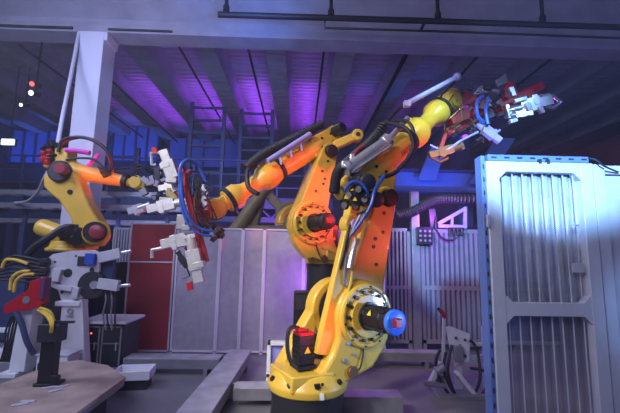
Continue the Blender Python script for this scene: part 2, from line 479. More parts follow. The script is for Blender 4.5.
    body = MB()
    j3 = V((J3[0], 0, J3[1]))
    # elbow block joining the arm axis to the forearm tube
    blk = hull(circ((J3[0], J3[1]), .13, 20) + [((f0 - d * .26 + up * .14).x, (f0 - d * .26 + up * .14).z), ((f0 - d * .26 - up * .15).x, (f0 - d * .26 - up * .15).z),
                                              ((f0 + d * .22 + up * .15).x, (f0 + d * .22 + up * .15).z), ((f0 + d * .28 - up * .12).x, (f0 + d * .28 - up * .12).z)])
    body.prism([Y(x, -.15, z) for x, z in blk], (0, s * .29, 0))
    lug = f0 - d * .38 + up * .05
    body.cyl(lug + V((0, -.06, 0)), lug + V((0, .06, 0)), .07); body.bar(lug, f0 - d * .1 + up * .03, .11, .13, up=up)
    eh = body.build('elbow_housing', YEL, root, bevel=.03)
    mb = MB()
    for q in ((.05, .06), (.12, -.05), (-.12, .05), (-.1, -.06)):
        p = f0 + d * q[0] + up * q[1] + V((0, s * .14, 0)); mb.cyl(p, p + V((0, s * .012, 0)), .017, seg=10)
    mb.build('housing_bolt', BLK, eh)
    prof = [(.05, .0), (.05, .150), (.20, .158), (.26, .150), (.50, .138), (.78, .132), (.86, .150), (.93, .172), (1.02, .172), (1.08, .158), (1.13, .118), (1.24, .098), (1.36, .102), (1.42, .128), (1.47, .158), (1.58, .158), (1.63, .14), (1.63, 0)]
    fa = MB().lathe(f0, d, [(t * sc, r) for t, r in prof], 30).build('forearm', YEL, root, bevel=0, ang=50)
    for t, r in ((.80, .138), (1.60, .148)):
        MB().lathe(f0 + d * (t * sc - .035), d, [(0, r * 1.0), (.0, r * 1.12), (.055, r * 1.12), (.055, r * 1.0)], 30).build('band', RUB, fa, bevel=.004)
    for t in (.32, .96):
        p = f0 + d * t * sc + up * .16
        MB().box(p, (.10, .10, .06), Matrix((d, V((0, 1, 0)), up)).transposed()).build('lug', YEL, fa, bevel=.012)
    # wrist
    w0 = f0 + d * 1.63 * sc
    mb = MB().lathe(w0 - d * .01, d, [(0, .10), (.10, .085), (.10, 0)], 24)
    wc = w0 + d * .17
    mb.cyl(wc + V((0, -.12, 0)), wc + V((0, .12, 0)), .125, .125, 26)
    mb.bar(w0 + d * .02, wc, .18, .19, up=up)
    wr = mb.build('wrist', YEL, root, bevel=.018)
    for q in (.12, -.12): MB().cyl(wc + V((0, q, 0)), wc + V((0, q * 1.2, 0)), .10, seg=22).build('wrist_cover', YEL, wr, bevel=.006)
    mb = MB().torus(wc, V((0, 1, 0)), .128, .013); mb.build('band', RUB, wr)
    tip = wc + d * .13
    mb = MB().lathe(tip - d * .03, d, [(0, .10), (.05, .10), (.06, .125), (.10, .125), (.10, 0)], 26)
    mb.build('tool_flange', COPR, root, bevel=.004)
    # elbow motors
    e0 = f0 - d * .22
    for i, (a, b, yy, r) in enumerate(((-.02, .08, .12, .075), (-.05, -.10, .12, .075), (-.14, -.01, .0, .07)) if elbow else ()):
        p = e0 + d * a + up * b + V((0, s * yy, 0))
        mm = motor(root, 'elbow_motor', p, V((0, s, 0)) - d * .35, .30, r, None, False)
        q = p + (V((0, s, 0)) - d * .35).normalized() * .15
    for k in range(6 if elbow else 0):
        a = e0 + V((random.uniform(-.12, .05), s * random.uniform(.1, .3), random.uniform(-.15, .15)))
        b = e0 - d * .2 + V((random.uniform(-.1, .1), s * random.uniform(.0, .25), random.uniform(-.2, .15)))
        MB().tube([a, (a + b) / 2 + V((random.uniform(-.1, .1), s * .1, random.uniform(-.1, .1))), b], .013).build('motor_cable', RUB, root)
    if link:
        a = V((link[0][0], s * .20, link[0][1])); b = V((link[1][0], s * .16, link[1][1]))
        ld = (b - a).normalized()
        ax_ = V((ld.z, 0, -ld.x)); mb = MB().prism([a + V((0, -.04, 0)) - ax_ * .065, a + V((0, -.04, 0)) + ax_ * .065, b + V((0, -.04, 0)) + ax_ * .10, b + V((0, -.04, 0)) - ax_ * .10], (0, .08, 0)); mb.cyl(a + V((0, -.06, 0)), a + V((0, .06, 0)), .10, seg=26)
        lk = mb.build('link_bar', YEL, root, bevel=.012)
        MB().cyl(a + V((0, s * .06, 0)), a + V((0, s * .085, 0)), .05).build('pin_cover', LAVP, lk, bevel=.005)
        mb = MB().bar(a - d * .02, e0, .09, .14, up=up); mb.build('rear_lever', YEL, root, bevel=.015)
    return root, dict(f0=f0, d=d, up=up, L=L, sc=sc, tip=tip, e0=e0, s=s)

def letters(text, loc, ex, n, size, m, parent, name='lettering'):
    cu = bpy.data.curves.new(name, 'FONT'); cu.body = text; cu.size = size; cu.extrude = .001; cu.align_x = 'CENTER'; cu.align_y = 'CENTER'
    cu.materials.append(m)
    o = bpy.data.objects.new(name, cu); COL.objects.link(o)
    ex = V(ex).normalized(); n = V(n); n = (n - ex * n.dot(ex)).normalized(); ey = n.cross(ex)
    o.parent = parent
    M = Matrix((ex, ey, n)).transposed().to_4x4(); M.translation = V(loc)
    me = bpy.data.meshes.new_from_object(o.evaluated_get(bpy.context.evaluated_depsgraph_get()))
    bpy.data.objects.remove(o)
    o = bpy.data.objects.new(name, me); COL.objects.link(o); o.parent = parent
    o.matrix_basis = M
    return o

RZ1 = math.radians(28)
front, fi = big_robot('welding_robot', 'large yellow robot arm with black base motor, reaching up towards the lattice gate', (.10, 3.4, 0), RZ1, -1,
                  (.45, 1.02), (.80, 2.14), (.68, 2.38), (1.93, 3.46), 0, .43, ((.32, 1.84), (.07, .70)), BLUC)
RZ2 = math.atan2(-.43, -.9)
rear, ri = big_robot('welding_robot', 'yellow and orange robot arm reaching down over the perforated fence with clamps', (.335, 5.1, .97), RZ2, 1,
                 (.30, 1.0), (.0, 2.03), (.05, 2.19), (1.50, 1.14), -.97, .50, None, DRK, .72, False)
def chl(root, n): return [o for o in root.children if o.name.split('.')[0] == n][0]
fa = chl(rear, 'forearm')
p = ri['f0'] + ri['d'] * .52; nrm = (V((0, 1, 0)) * .8 + ri['up'] * .6)
letters('FANUC', p + nrm.normalized() * .142, -ri['d'], nrm, .085, LOGO, fa)
fa1 = chl(front, 'forearm')
p = fi['f0'] + fi['d'] * .58; nrm = V((0, -1, 0)) * .9 - fi['up'] * .3
letters('FANUC', p + nrm.normalized() * .140, fi['d'], nrm, .085, LOGO, fa1)

# hoses and dress pack of the upright arm (all in world space, parented)
def wtube(parent, name, m, pts, r, seg=8):
    return MB().tube([at(*p) for p in pts], r, seg).build(name, m, parent, world=True)
# corrugated pack above the forearm
mb = MB(); P = smooth_path([at(334, 192, 3.5), at(338, 172, 3.5), at(352, 158, 3.55), at(372, 140, 3.65), at(400, 108, 3.8), at(432, 90, 3.95), at(458, 76, 4.1)], 14)
mb.tube(P, lambda t: .045 if t < .55 else .022, 10, smooth=False)
for i in range(0, int(len(P) * .58)):
    if i + 1 < len(P): mb.torus(P[i], P[i + 1] - P[i], .044, .010, 12, 5)
mb.build('hose_pack', RUB, front, world=True)
mb = MB(); mb.cyl(at(408, 103, 3.75), at(457, 77, 4.0), .028); mb.ball(at(457, 77, 4.0), .05); mb.box(at(407, 104, 3.75), (.07, .06, .06))
mb.build('guide_rod', LAVP, front, world=True)['label'] = 'lavender guide rod with ball end'
mb = MB(); mb.cyl(at(345, 170, 3.45), at(388, 140, 3.6), .055); mb.cyl(at(388, 140, 3.6), at(408, 118, 3.7), .03)
mb.cyl(at(345, 170, 3.45), at(349, 167, 3.46), .07); mb.cyl(at(384, 143, 3.59), at(389, 139, 3.6), .07)
mb.cyl(at(352, 172, 3.42), at(392, 145, 3.56), .014)
mb.build('balancer_cylinder', SLV, front, world=True, bevel=.004)
mb = MB(); mb.box(at(346, 165, 3.44), (.09, .08, .07)); mb.box(at(352, 159, 3.5), (.05, .08, .09)); mb.build('bracket', SLV, front, world=True, bevel=.01)
wtube(front, 'cable', REDM, [(352, 165, 3.46), (356, 152, 3.5), (364, 146, 3.55)], .012)
wtube(front, 'hose', BLUH, [(384, 176, 3.3), (375, 190, 3.22), (371, 205, 3.2), (362, 220, 3.2), (352, 234, 3.2)], .017)
wtube(front, 'hose', RUB, [(385, 122, 3.7), (405, 128, 3.5), (413, 142, 3.48), (408, 158, 3.5), (396, 172, 3.45), (380, 178, 3.4)], .022)
wtube(front, 'hose', RUB, [(395, 120, 3.72), (408, 122, 3.55), (414, 134, 3.5), (411, 150, 3.5)], .018)
wtube(front, 'cable', RUB, [(350, 225, 3.25), (347, 240, 3.2), (345, 252, 3.25), (340, 270, 3.3)], .012)
wtube(front, 'cable', GRY, [(360, 215, 3.2), (352, 232, 3.2), (347, 250, 3.25), (344, 285, 3.3)], .012)
wtube(front, 'cable', ORH, [(353, 262, 3.3), (350, 285, 3.3), (340, 310, 3.3), (330, 326, 3.3)], .012)
mb = MB(); mb.tube([at(349, 268, 3.28), at(353, 250, 3.3), at(357, 238, 3.3)], .03); mb.build('grease_line', SLV, front, world=True)
for k, (px, py) in enumerate(((350, 196), (360, 190), (346, 206), (357, 207), (366, 200))):
    q = at(px, py, 3.16 + .02 * k); MB().cyl(q, q + V((-.02, -.03, 0)), .035, seg=16).build('connector', BLK if k % 2 else DRK, front, world=True, bevel=.006)
for (px, py) in ((346, 197), (355, 199)):
    mb = MB(); triangle(mb, at(px, py, 3.08), (1, 0, 0), (0, 0, 1), (0, -1, 0), .04); mb.build('warning_label', WARN, front, world=True)
wtube(front, 'cable', BLUH, [(345, 190, 3.25), (352, 182, 3.2), (362, 184, 3.2), (368, 194, 3.2)], .014)

MB().box(at(322, 397, 3.06), (.035, .012, .05)).build('tag_plate', WHT, front, world=True, bevel=.003)
# hoses of the reaching arm
mb = MB(); P = smooth_path([at(247, 168, 4.5), at(262, 155, 4.6), at(290, 140, 4.75), at(322, 124, 4.95)], 14)
mb.tube(P, .055, 10, smooth=False)
for i in range(len(P) - 1): mb.torus(P[i], P[i + 1] - P[i], .053, .011, 12, 5)
mb.build('hose_pack', RUB, rear, world=True)
wtube(rear, 'hose', RUB, [(250, 166, 4.5), (247, 175, 4.45), (249, 188, 4.4), (258, 194, 4.3)], .03)
mb = MB(); mb.cyl(at(268, 161, 4.5), at(310, 134, 4.8), .035)
for t in (.25, .5, .75): 
    q = at(268, 161, 4.5).lerp(at(310, 134, 4.8), t); mb.bar(q, q + V((.03, 0, -.14)), .025)
mb.build('guide_rod', LAVP, rear, world=True)['label'] = 'lavender guide rod above the forearm'
mb = MB(); A = at(334, 146, 4.98); B = at(357, 136, 4.98); mb.bar(A, B, .13, .12); mb.cyl(B + V((0, -.08, 0)), B + V((0, .08, 0)), .085); mb.build('elbow_lug', YEL, rear, world=True, bevel=.02)
MB().cyl(B + V((0, -.085, 0)), B + V((0, -.10, 0)), .03).build('lug_pin', DRK, rear, world=True)
mb = MB(); mb.cyl(at(334, 132, 5.0), at(343, 127, 4.85), .07); mb.build('elbow_motor', BLK, rear, world=True, bevel=.006)

# ------------------------------------------------------------------ grippers
def clamp(parent, A, B, w, m, name='clamp', jaw=None, thick=None, tip=None, tipm=REDM):
    """pneumatic clamp: housing, cylinder barrel and hooked jaw; A root, B jaw end"""
    A, B = V(A), V(B); d = (B - A); L = d.length; d.normalize()
    side = d.cross(V((0, 1, 0))).normalized(); dep = d.cross(side)
    R = Matrix((d, side, dep)).transposed(); th = thick or w * .7
    mb = MB()
    mb.box(A + d * L * .5, (L * .42, w, th), R); mb.cyl(A, A + d * L * .34, w * .36)
    mb.box(A + d * L * .02, (L * .08, w * .9, th * .9), R)
    mb.box(A + d * L * .82, (L * .30, w * .72, th * .8), R); mb.box(A + d * L * .62 + side * w * .25, (L * .12, w * .8, th * 1.08), R)
    for k in (-1, 1): mb.cyl(A + d * L * .06 + side * w * .33 * k, A + d * L * .32 + side * w * .33 * k, w * .07, seg=8)
    c = mb.build(name, m, parent, world=True, bevel=.006)
    if jaw:
        MB().tube([V(q) for q in jaw], w * .14, 6, smooth=False).build('jaw', m, parent, world=True)
    if tip:
        MB().box(V(tip), (w * .6, w * .4, w * .3), R).build('jaw_tip', tipm, parent, world=True, bevel=.004)
    return c

# clamps on the reaching arm; plane about y = 4.0
GY = 3.98
tipw = rear.matrix_basis @ ri['tip']
mb = MB()
top, bot = at(181, 168, GY), at(206, 262, GY)
mb.bar(top, bot, .06, .10, up=(0, 1, 0))
mb.bar(at(192, 205, GY), at(205, 205, GY + .1), .10, .16, up=(0, 0, 1)); mb.bar(at(201, 200, GY + .06), tipw, .14, .14)
mb.bar(at(184, 176, GY - .05), at(190, 172, GY + .3), .05, .06); mb.bar(at(176, 190, GY), at(190, 200, GY), .05, .05); mb.bar(at(199, 240, GY), at(186, 250, GY), .06, .05)
mb.bar(at(199, 232, GY - .02), at(200, 268, GY - .02), .03, .12, up=(0, 1, 0))
g1 = mb.build('gripper', REDM, rear, world=True, bevel=.006); g1['label'] = 'red tool frame with silver clamps'
CLM = mat('clamp_aluminium', (.56, .56, .59), .4, .4, .12, 20)
clamp(g1, at(178, 190, GY), at(163, 149, GY - .05), .13, CLM, jaw=[at(163, 153, GY - .05), at(151, 153, GY - .05), at(152, 165, GY - .05), at(156, 165, GY - .05)], tip=at(155, 151, GY - .05))
clamp(g1, at(184, 183, GY + .1), at(158, 189, GY + .1), .09, CLM)
clamp(g1, at(186, 201, GY), at(146, 210, GY - .05), .12, CLM, jaw=[at(150, 204, GY - .05), at(143, 206, GY - .05), at(138, 208, GY - .05)])
clamp(g1, at(197, 237, GY), at(160, 245, GY - .06), .14, CLM, jaw=[at(163, 248, GY - .06), at(152, 250, GY - .06), at(152, 258, GY - .06)])
clamp(g1, at(190, 236, GY - .1), at(200, 284, GY - .1), .14, CLM, tip=at(190, 286, GY - .1))
clamp(g1, at(178, 252, GY - .12), at(187, 268, GY - .12), .06, BLK, name='cylinder', jaw=[at(186, 266, GY - .12), at(190, 276, GY - .12), at(182, 279, GY - .12)])
for q, z in ((at(172, 181, GY - .1), (.12, .08, .05)), (at(182, 222, GY + .03), (.1, .08, .16)), (at(166, 200, GY + .06), (.12, .1, .05)), (at(187, 228, GY - .06), (.09, .1, .06))): MB().box(q, z).build('mount_plate', GRY, g1, world=True, bevel=.006)
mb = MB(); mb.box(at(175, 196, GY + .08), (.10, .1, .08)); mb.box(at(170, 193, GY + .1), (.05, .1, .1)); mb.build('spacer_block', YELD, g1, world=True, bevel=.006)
for i, pts in enumerate(([(184, 198, GY - .12), (180, 180, GY - .13), (181, 166, GY - .13), (188, 160, GY - .1), (198, 166, GY), (206, 182, GY + .05)],
                         [(182, 172, GY - .12), (182, 195, GY - .14), (188, 216, GY - .14), (199, 228, GY - .1), (213, 231, GY - .05)],
                         [(180, 178, GY - .12), (180, 198, GY - .14), (186, 220, GY - .14), (198, 233, GY - .1), (212, 236, GY - .05)])):
    MB().tube([at(*q) for q in pts], .020 - .003 * i, 8).build('air_hose', BLUH, g1, world=True)
for k in range(16):
    a = at(random.uniform(192, 204), random.uniform(176, 212), GY + random.uniform(-.1, .1)); b = at(random.uniform(200, 220), random.uniform(218, 242), GY + random.uniform(-.1, .1))
    if k % 2: b = at(random.uniform(198, 210), random.uniform(170, 190), GY + .1)
    MB().tube([a, (a + b) / 2 + V((random.uniform(-.12, .12), -.08, random.uniform(-.1, .1))), b], .008, 6).build('cable', RUB, g1, world=True)
for k in range(12): MB().box(at(random.uniform(202, 222), random.uniform(226, 240), GY + random.uniform(-.08, .1)), (.05, .05, .06), Euler((random.random(), random.random(), random.random())).to_matrix()).build('valve_block', DRK, g1, world=True, bevel=.005)
for k in range(6): MB().box(at(random.uniform(198, 208), random.uniform(182, 208), GY + .0), (.04, .05, .09), Euler((0, random.uniform(-.5, .5), 0)).to_matrix()).build('connector_block', SLV, g1, world=True, bevel=.005)

# clamps on the upright arm
HY = 4.35
tipw = front.matrix_basis @ fi['tip']
mb = MB()
mb.bar(at(446, 133, HY), at(541, 86, HY), .10, .09, up=(0, 1, 0))
mb.bar(at(498, 110, HY - .06), at(530, 94, HY - .06), .10, .16, up=(0, 1, 0)); mb.bar(at(449, 122, HY - .08), at(472, 112, HY - .08), .12, .14, up=(0, 1, 0))
mb.prism([at(503, 98, HY - .02), at(508, 80, HY - .02), at(513, 82, HY - .02), at(522, 97, HY - .02)], (0, .08, 0))
mb.bar(tipw, at(488, 108, HY), .16, .16); mb.bar(at(478, 120, HY), at(490, 135, HY), .05, .05); mb.bar(at(446, 133, HY), at(440, 150, HY), .05, .05)
g2 = mb.build('gripper', REDM, front, world=True, bevel=.006); g2['label'] = 'red tool frame with blue lit clamps'
clamp(g2, at(506, 112, HY - .12), at(552, 100, HY - .15), .17, SLV, jaw=[at(540, 96, HY - .15), at(553, 96, HY - .15), at(560, 102, HY - .15), at(553, 108, HY - .15), at(546, 106, HY - .15)])
clamp(g2, at(508, 116, HY - .16), at(533, 113, HY - .2), .08, SLV, name='cylinder')
clamp(g2, at(478, 124, HY - .05), at(501, 142, HY - .1), .11, LAVP, jaw=[at(495, 134, HY - .1), at(500, 130, HY - .1)])
clamp(g2, at(462, 146, HY - .05), at(428, 156, HY - .1), .11, COPR, jaw=[at(432, 158, HY - .1), at(440, 162, HY - .1), at(448, 158, HY - .1)])
mb = MB(); mb.prism([at(496, 80, HY - .02), at(506, 73, HY - .02), at(508, 82, HY - .02), at(499, 86, HY - .02)], (0, .04, 0)); mb.build('mount_plate', GRY, g2, world=True, bevel=.004)
for q, z in ((at(512, 92, HY - .14), (.06, .05, .12)), (at(520, 100, HY - .2), (.16, .05, .05)), (at(528, 107, HY - .2), (.07, .05, .10)), (at(513, 121, HY - .16), (.10, .05, .05)), (at(541, 110, HY - .2), (.05, .05, .09)), (at(545, 96, HY - .14), (.10, .06, .04))): MB().box(q, z, Matrix.Rotation(-.3, 3, 'Y')).build('mount_plate', SLV, g2, world=True, bevel=.005)
MB().tube([at(483, 96, HY - .15), at(477, 102, HY - .2), at(478, 116, HY - .2), at(484, 122, HY - .15)], .02).build('air_hose', BLUC, g2, world=True)
MB().tube([at(488, 98, HY - .2), at(486, 110, HY - .22), at(488, 124, HY - .2)], .018).build('air_hose', BLUC, g2, world=True)
MB().tube([at(430, 145, HY - .1), at(445, 150, HY - .1), at(462, 140, HY - .1), at(478, 132, HY - .1)], .014).build('air_hose', LAVP, g2, world=True)
for k in range(18):
    a = at(random.uniform(440, 500), random.uniform(100, 135), HY + random.uniform(-.2, .05)); b = a + V((random.uniform(-.3, .3), random.uniform(-.1, .1), random.uniform(-.2, .2)))
    MB().tube([a, (a + b) / 2 + V((.05, -.05, .08)), b], .009, 6).build('cable', COPR, g2, world=True)
for k in range(22): MB().box(at(random.uniform(468, 502), random.uniform(88, 116), HY + random.uniform(-.2, 0)), (random.uniform(.03, .07), .05, random.uniform(.04, .10)), Euler((random.random(), random.random() * 3, 0)).to_matrix()).build('valve_block', (DRK, GRY, DRK, SLV)[k % 4], g2, world=True, bevel=.005)
for k in range(9): MB().box(at(470 + 5 * k / 3 + random.uniform(-18, 22), random.uniform(120, 140), HY + random.uniform(-.1, .05)), (.07, .05, .04), Euler((0, random.random() * 3, 0)).to_matrix()).build('connector_block', (COPR, DRK, MAG)[k % 3], g2, world=True, bevel=.005)

# ------------------------------------------------------------------ robot beside the column
LY = 5.4
lr = thing('handling_robot', 'smaller yellow robot arm folded beside the pale column, forearm lit orange', 'robot', (at(72, 260, LY).x, LY, 0))
mb = MB().lathe(at(70, 251, LY) * 1.0 - V((0, 0, 1.55 - .0)), (0, 0, 1), [(0, .36), (.05, .36), (.06, .27), (1.5, .27)], 28)
mb = MB().lathe((lr.location.x, LY, 0), (0, 0, 1), [(0, .36), (.05, .36), (.06, .25), (1.55, .25)], 28); mb.build('pedestal', DRK, lr, world=True)
mb = MB(); q = at(70, 252, LY); mb.lathe(q, (0, 0, 1), [(0, .30), (.05, .31), (.07, .26), (.16, .24), (.16, 0)], 28); mb.box(at(76, 240, LY), (.5, .36, .26))
mb.build('rotating_base', YEL, lr, world=True, bevel=.02)
mb = MB(); a, b = at(39, 226, LY - .15), at(66, 236, LY - .15); mb.lathe(a, b - a, [(0, .0), (0, .10), (.03, .115), (.06, .12), ((b - a).length, .12), ((b - a).length, 0)], 24); mb.build('balancer', YEL, lr, world=True, bevel=.008)
# upper arm: broad bent plate
ol = [(43, 186), (43, 176), (50, 168), (62, 166), (74, 172), (80, 184), (88, 204), (99, 222), (103, 236), (96, 246), (82, 246), (74, 236), (70, 218), (58, 200), (48, 192)]
mb = MB().prism([at(x, y, LY - .28) for x, y in ol], (0, .26, 0)); ua = mb.build('upper_arm', YEL, lr, world=True, bevel=.03)
MB().cyl(at(70, 192, LY - .28), at(70, 192, LY - .30), .035).build('plug', DRK, ua, world=True)
MB().cyl(at(95, 233, LY - .28), at(97, 233, LY - .45), .17).build('joint_cover', YEL, lr, world=True, bevel=.02)
mb = MB().lathe(at(96, 232, LY - .42), (.25, -1, 0), [(0, .14), (.12, .13), (.12, 0)], 24); mm = mb.build('shoulder_motor', BLK, lr, world=True, bevel=.006)
mb = MB().lathe(at(98, 232, LY - .53), (.25, -1, 0), [(0, .09), (.08, .09), (.09, .07), (.09, 0)], 20); mb.build('end_cap', REDP, mm, world=True, bevel=.006)
mb = MB()
for (x, y) in ((63, 233), (72, 230), (80, 233), (76, 240)): mb.cyl(at(x, y, LY - .2), at(x, y, LY - .48), .075, seg=16)
mb.build('base_motor', BLK, lr, world=True, bevel=.006)
wtube(lr, 'hose', RUB, [(28, 254, LY - .5), (36, 246, LY - .5), (50, 237, LY - .5), (64, 228, LY - .45), (78, 228, LY - .4)], .05)
mb = MB().lathe(at(61, 172, LY - .27), (.1, -1, 0), [(0, .155), (.05, .155), (.07, .13), (.07, .0)], 28); mm = mb.build('elbow_cover', DRK, lr, world=True, bevel=.006)
MB().lathe(at(64, 170, LY - .34), (.1, -1, 0), [(0, .08), (.12, .075), (.12, 0)], 20).build('end_cap', REDP, mm, world=True, bevel=.006)
mb = MB()
a, b = at(58, 168, LY), at(128, 182, LY - .05); d = b - a; L = d.length
mb.lathe(a, d, [(0, 0), (0, .14), (.25, .15), (.32, .125), (L * .5, .115), (L * .8, .095), (L * .93, .085), (L * .95, .085), (L * .95, 0)], 26)
mb.build('forearm', YEL, lr, world=True)
mb = MB(); mb.box(at(66, 157, LY - .05), (.20, .24, .22)); mb.box(at(56, 163, LY), (.2, .26, .2)); mb.build('elbow_housing', YEL, lr, world=True, bevel=.025)
MB().lathe(at(124, 181, LY - .05), d, [(0, .085), (0, .105), (.06, .105), (.06, .085)], 24).build('band', RUB, lr, world=True)
mb = MB(); mb.lathe(at(128, 182, LY - .05), d, [(0, .07), (.10, .06)], 20); q = at(139, 183, LY - .08); mb.cyl(q + V((-.02, -.10, 0)), q + V((.0, .12, 0)), .10); mb.box(at(143, 184, LY - .08), (.12, .16, .16))
mb.build('wrist', YEL, lr, world=True, bevel=.02)
mb = MB(); mb.tube([at(66, 150, LY - .2), at(78, 151, LY - .22), at(90, 153, LY - .2)], .035); mb.build('hose', MAG, lr, world=True)['label'] = 'magenta hose'
for i, pts in enumerate(([(58, 152, LY - .2), (62, 141, LY - .2), (76, 137, LY - .25), (92, 140, LY - .25), (106, 150, LY - .25), (112, 162, LY - .2), (110, 172, LY - .15)],
                         [(60, 146, LY - .1), (72, 139, LY - .15), (88, 138, LY - .2), (103, 146, LY - .2), (110, 160, LY - .15), (113, 172, LY - .12)],
                         [(66, 160, LY - .3), (80, 158, LY - .3), (95, 160, LY - .3), (105, 170, LY - .25)])):
    MB().tube([at(*q) for q in pts], .024 - .004 * i, 8).build('cable', RUB if i != 1 else REDM, lr, world=True)
MB().tube([at(88, 166, LY - .25), at(94, 160, LY - .25), at(99, 154, LY - .25)], .028).build('cable', MAG, lr, world=True)
mb = MB()
for k in range(14):
    mb.box(at(random.uniform(44, 58), random.uniform(144, 170), LY + random.uniform(-.2, .1)), (random.uniform(.05, .1), .08, random.uniform(.05, .1)), Euler((random.random(), random.random(), random.random())).to_matrix())
mb.build('valve_block', BLK, lr, world=True, bevel=.006)
for k in range(6): MB().box(at(random.uniform(40, 50), random.uniform(146, 164), LY - .22), (.06, .05, .07), Euler((random.random(), random.random(), 0)).to_matrix()).build('connector_block', REDM, lr, world=True, bevel=.006)
mb = MB()
for k in range(7): mb.tube([at(98 + k * 1.5, 166 + k, LY - .2), at(100 + k * 1.5, 171, LY - .28), at(104 + k * 1.2, 178 - k * .5, LY - .18)], .008, 6)
mb.build('cable_bundle', RUB, lr, world=True)
# its tool: dark bracket with clamps
mb = MB()
mb.bar(at(146, 183, LY - .1), at(160, 181, LY - .1), .12, .14); mb.bar(at(150, 172, LY - .1), at(175, 164, LY - .1), .06, .07); mb.bar(at(158, 170, LY - .1), at(160, 206, LY - .1), .08, .1)
mb.bar(at(152, 198, LY - .1), at(176, 196, LY - .1), .06, .08)
g3 = mb.build('gripper', DRK, lr, world=True, bevel=.006)
for k in range(16): MB().box(at(random.uniform(144, 174), random.uniform(168, 200), LY - random.uniform(.05, .3)), (random.uniform(.05, .12), .07, random.uniform(.04, .1)), Euler((0, random.uniform(-.6, .6), 0)).to_matrix()).build('valve_block', GRY, g3, world=True, bevel=.006)
for k in range(7):
    a = at(random.uniform(110, 140), random.uniform(164, 176), LY - .1); b = at(random.uniform(146, 165), random.uniform(170, 186), LY - .1)
    MB().tube([a, (a + b) / 2 + V((0, -.1, .06)), b], .01, 6).build('cable', RUB, g3, world=True)
clamp(g3, at(150, 206, LY - .15), at(128, 212, LY - .15), .13, LGR)

# dim yellow robot behind the fence
BYY = 7.6
br = thing('handling_robot', 'dull yellow robot frame half hidden behind the perforated fence', 'robot', (at(265, 260, BYY).x, BYY, 0))
mb = MB().lathe(br.location, (0, 0, 1), [(0, .4), (.06, .4), (.07, .3), (1.3, .3)], 24); mb.build('pedestal', DRK, br, world=True)
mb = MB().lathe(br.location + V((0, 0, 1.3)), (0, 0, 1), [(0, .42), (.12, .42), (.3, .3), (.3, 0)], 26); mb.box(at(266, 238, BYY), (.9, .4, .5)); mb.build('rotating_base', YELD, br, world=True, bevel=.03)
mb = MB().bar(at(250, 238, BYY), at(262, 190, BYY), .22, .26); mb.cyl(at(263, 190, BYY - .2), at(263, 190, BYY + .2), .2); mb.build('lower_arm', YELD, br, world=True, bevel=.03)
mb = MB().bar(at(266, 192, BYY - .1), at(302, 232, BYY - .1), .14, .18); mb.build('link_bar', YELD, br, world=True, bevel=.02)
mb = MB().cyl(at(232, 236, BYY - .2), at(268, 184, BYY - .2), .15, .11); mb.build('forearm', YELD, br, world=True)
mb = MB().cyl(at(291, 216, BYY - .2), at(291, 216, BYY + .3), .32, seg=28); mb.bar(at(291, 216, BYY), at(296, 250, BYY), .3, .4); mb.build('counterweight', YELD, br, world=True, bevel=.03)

# ------------------------------------------------------------------ fence
def fence_panel(x0, x1, z0, z1, Y, infill, fm, label, bars=(), fw=.028, cat='fence panel', name='safety_fence', group='fence panels around the cell', slats=None, sm=None):
    t = thing(name, label, cat, ((x0 + x1) / 2, Y, 0), 0, group)
    mb = MB()
    mb.box((x0 + fw / 2, Y, (z0 + z1) / 2), (fw, .05, z1 - z0)); mb.box((x1 - fw / 2, Y, (z0 + z1) / 2), (fw, .05, z1 - z0))
    for z in (z0 + fw / 2, z1 - fw / 2): mb.box(((x0 + x1) / 2, Y, z), (x1 - x0, .05, fw))
    for z in bars: mb.box(((x0 + x1) / 2, Y, z), (x1 - x0, .055, fw))
    mb.build('frame', fm, t, world=True, bevel=.004)
    if infill: MB().box(((x0 + x1) / 2, Y, (z0 + z1) / 2), (x1 - x0 - fw, .008, z1 - z0 - fw)).build('infill', infill, t, world=True)
    if slats:
        mb = MB(); n = slats
        for k in range(n):
            x = x0 + fw + (x1 - x0 - 2 * fw) * (k + .5) / n
            mb.box((x, Y - .012, (z0 + z1) / 2), ((x1 - x0 - 2 * fw) / n * .5, .03, z1 - z0 - fw))
        mb.build('slat', sm or fm, t, world=True)
    for x in (x0 + fw / 2, x1 - fw / 2):
        if z0 > .01: MB().box((x, Y, z0 / 2 + .01), (fw, .05, z0 + .02)).build('foot', fm, t, world=True)
    return t

FY = 6.0
X = lambda px, py=290, Y=FY: at(px, py, Y).x
ZT = at(220, 228, FY).z; ZB = at(220, 351, FY).z
xs = [X(174), X(218), X(241), X(263), X(303), X(345), X(385)]
desc = ['wide perforated grey fence panel next to the red screen', 'narrow perforated fence panel behind the red gripper end', 'narrow perforated fence panel left of the purple glow',
        'perforated fence panel tinted purple behind the black motor', 'perforated fence panel hidden behind the yellow hoop bracket', 'perforated fence panel behind the upright arm']
for i in range(6):
    fence_panel(xs[i], xs[i + 1], .02, ZT, FY, MESHP, WHT, desc[i].replace(' left of', ' beside'))
fence_panel(X(126), X(173), .02, ZT + .06, FY, REDP, LGR, 'dark red solid safety screen standing beside the grey mesh', bars=(at(150, 262, FY).z,), name='red_screen', cat='screen', group=None)
fence_panel(X(96), X(127), .1, ZT, FY + .4, BLUW, LGR, 'blue grey slatted fence panel behind the handling jig', slats=9)
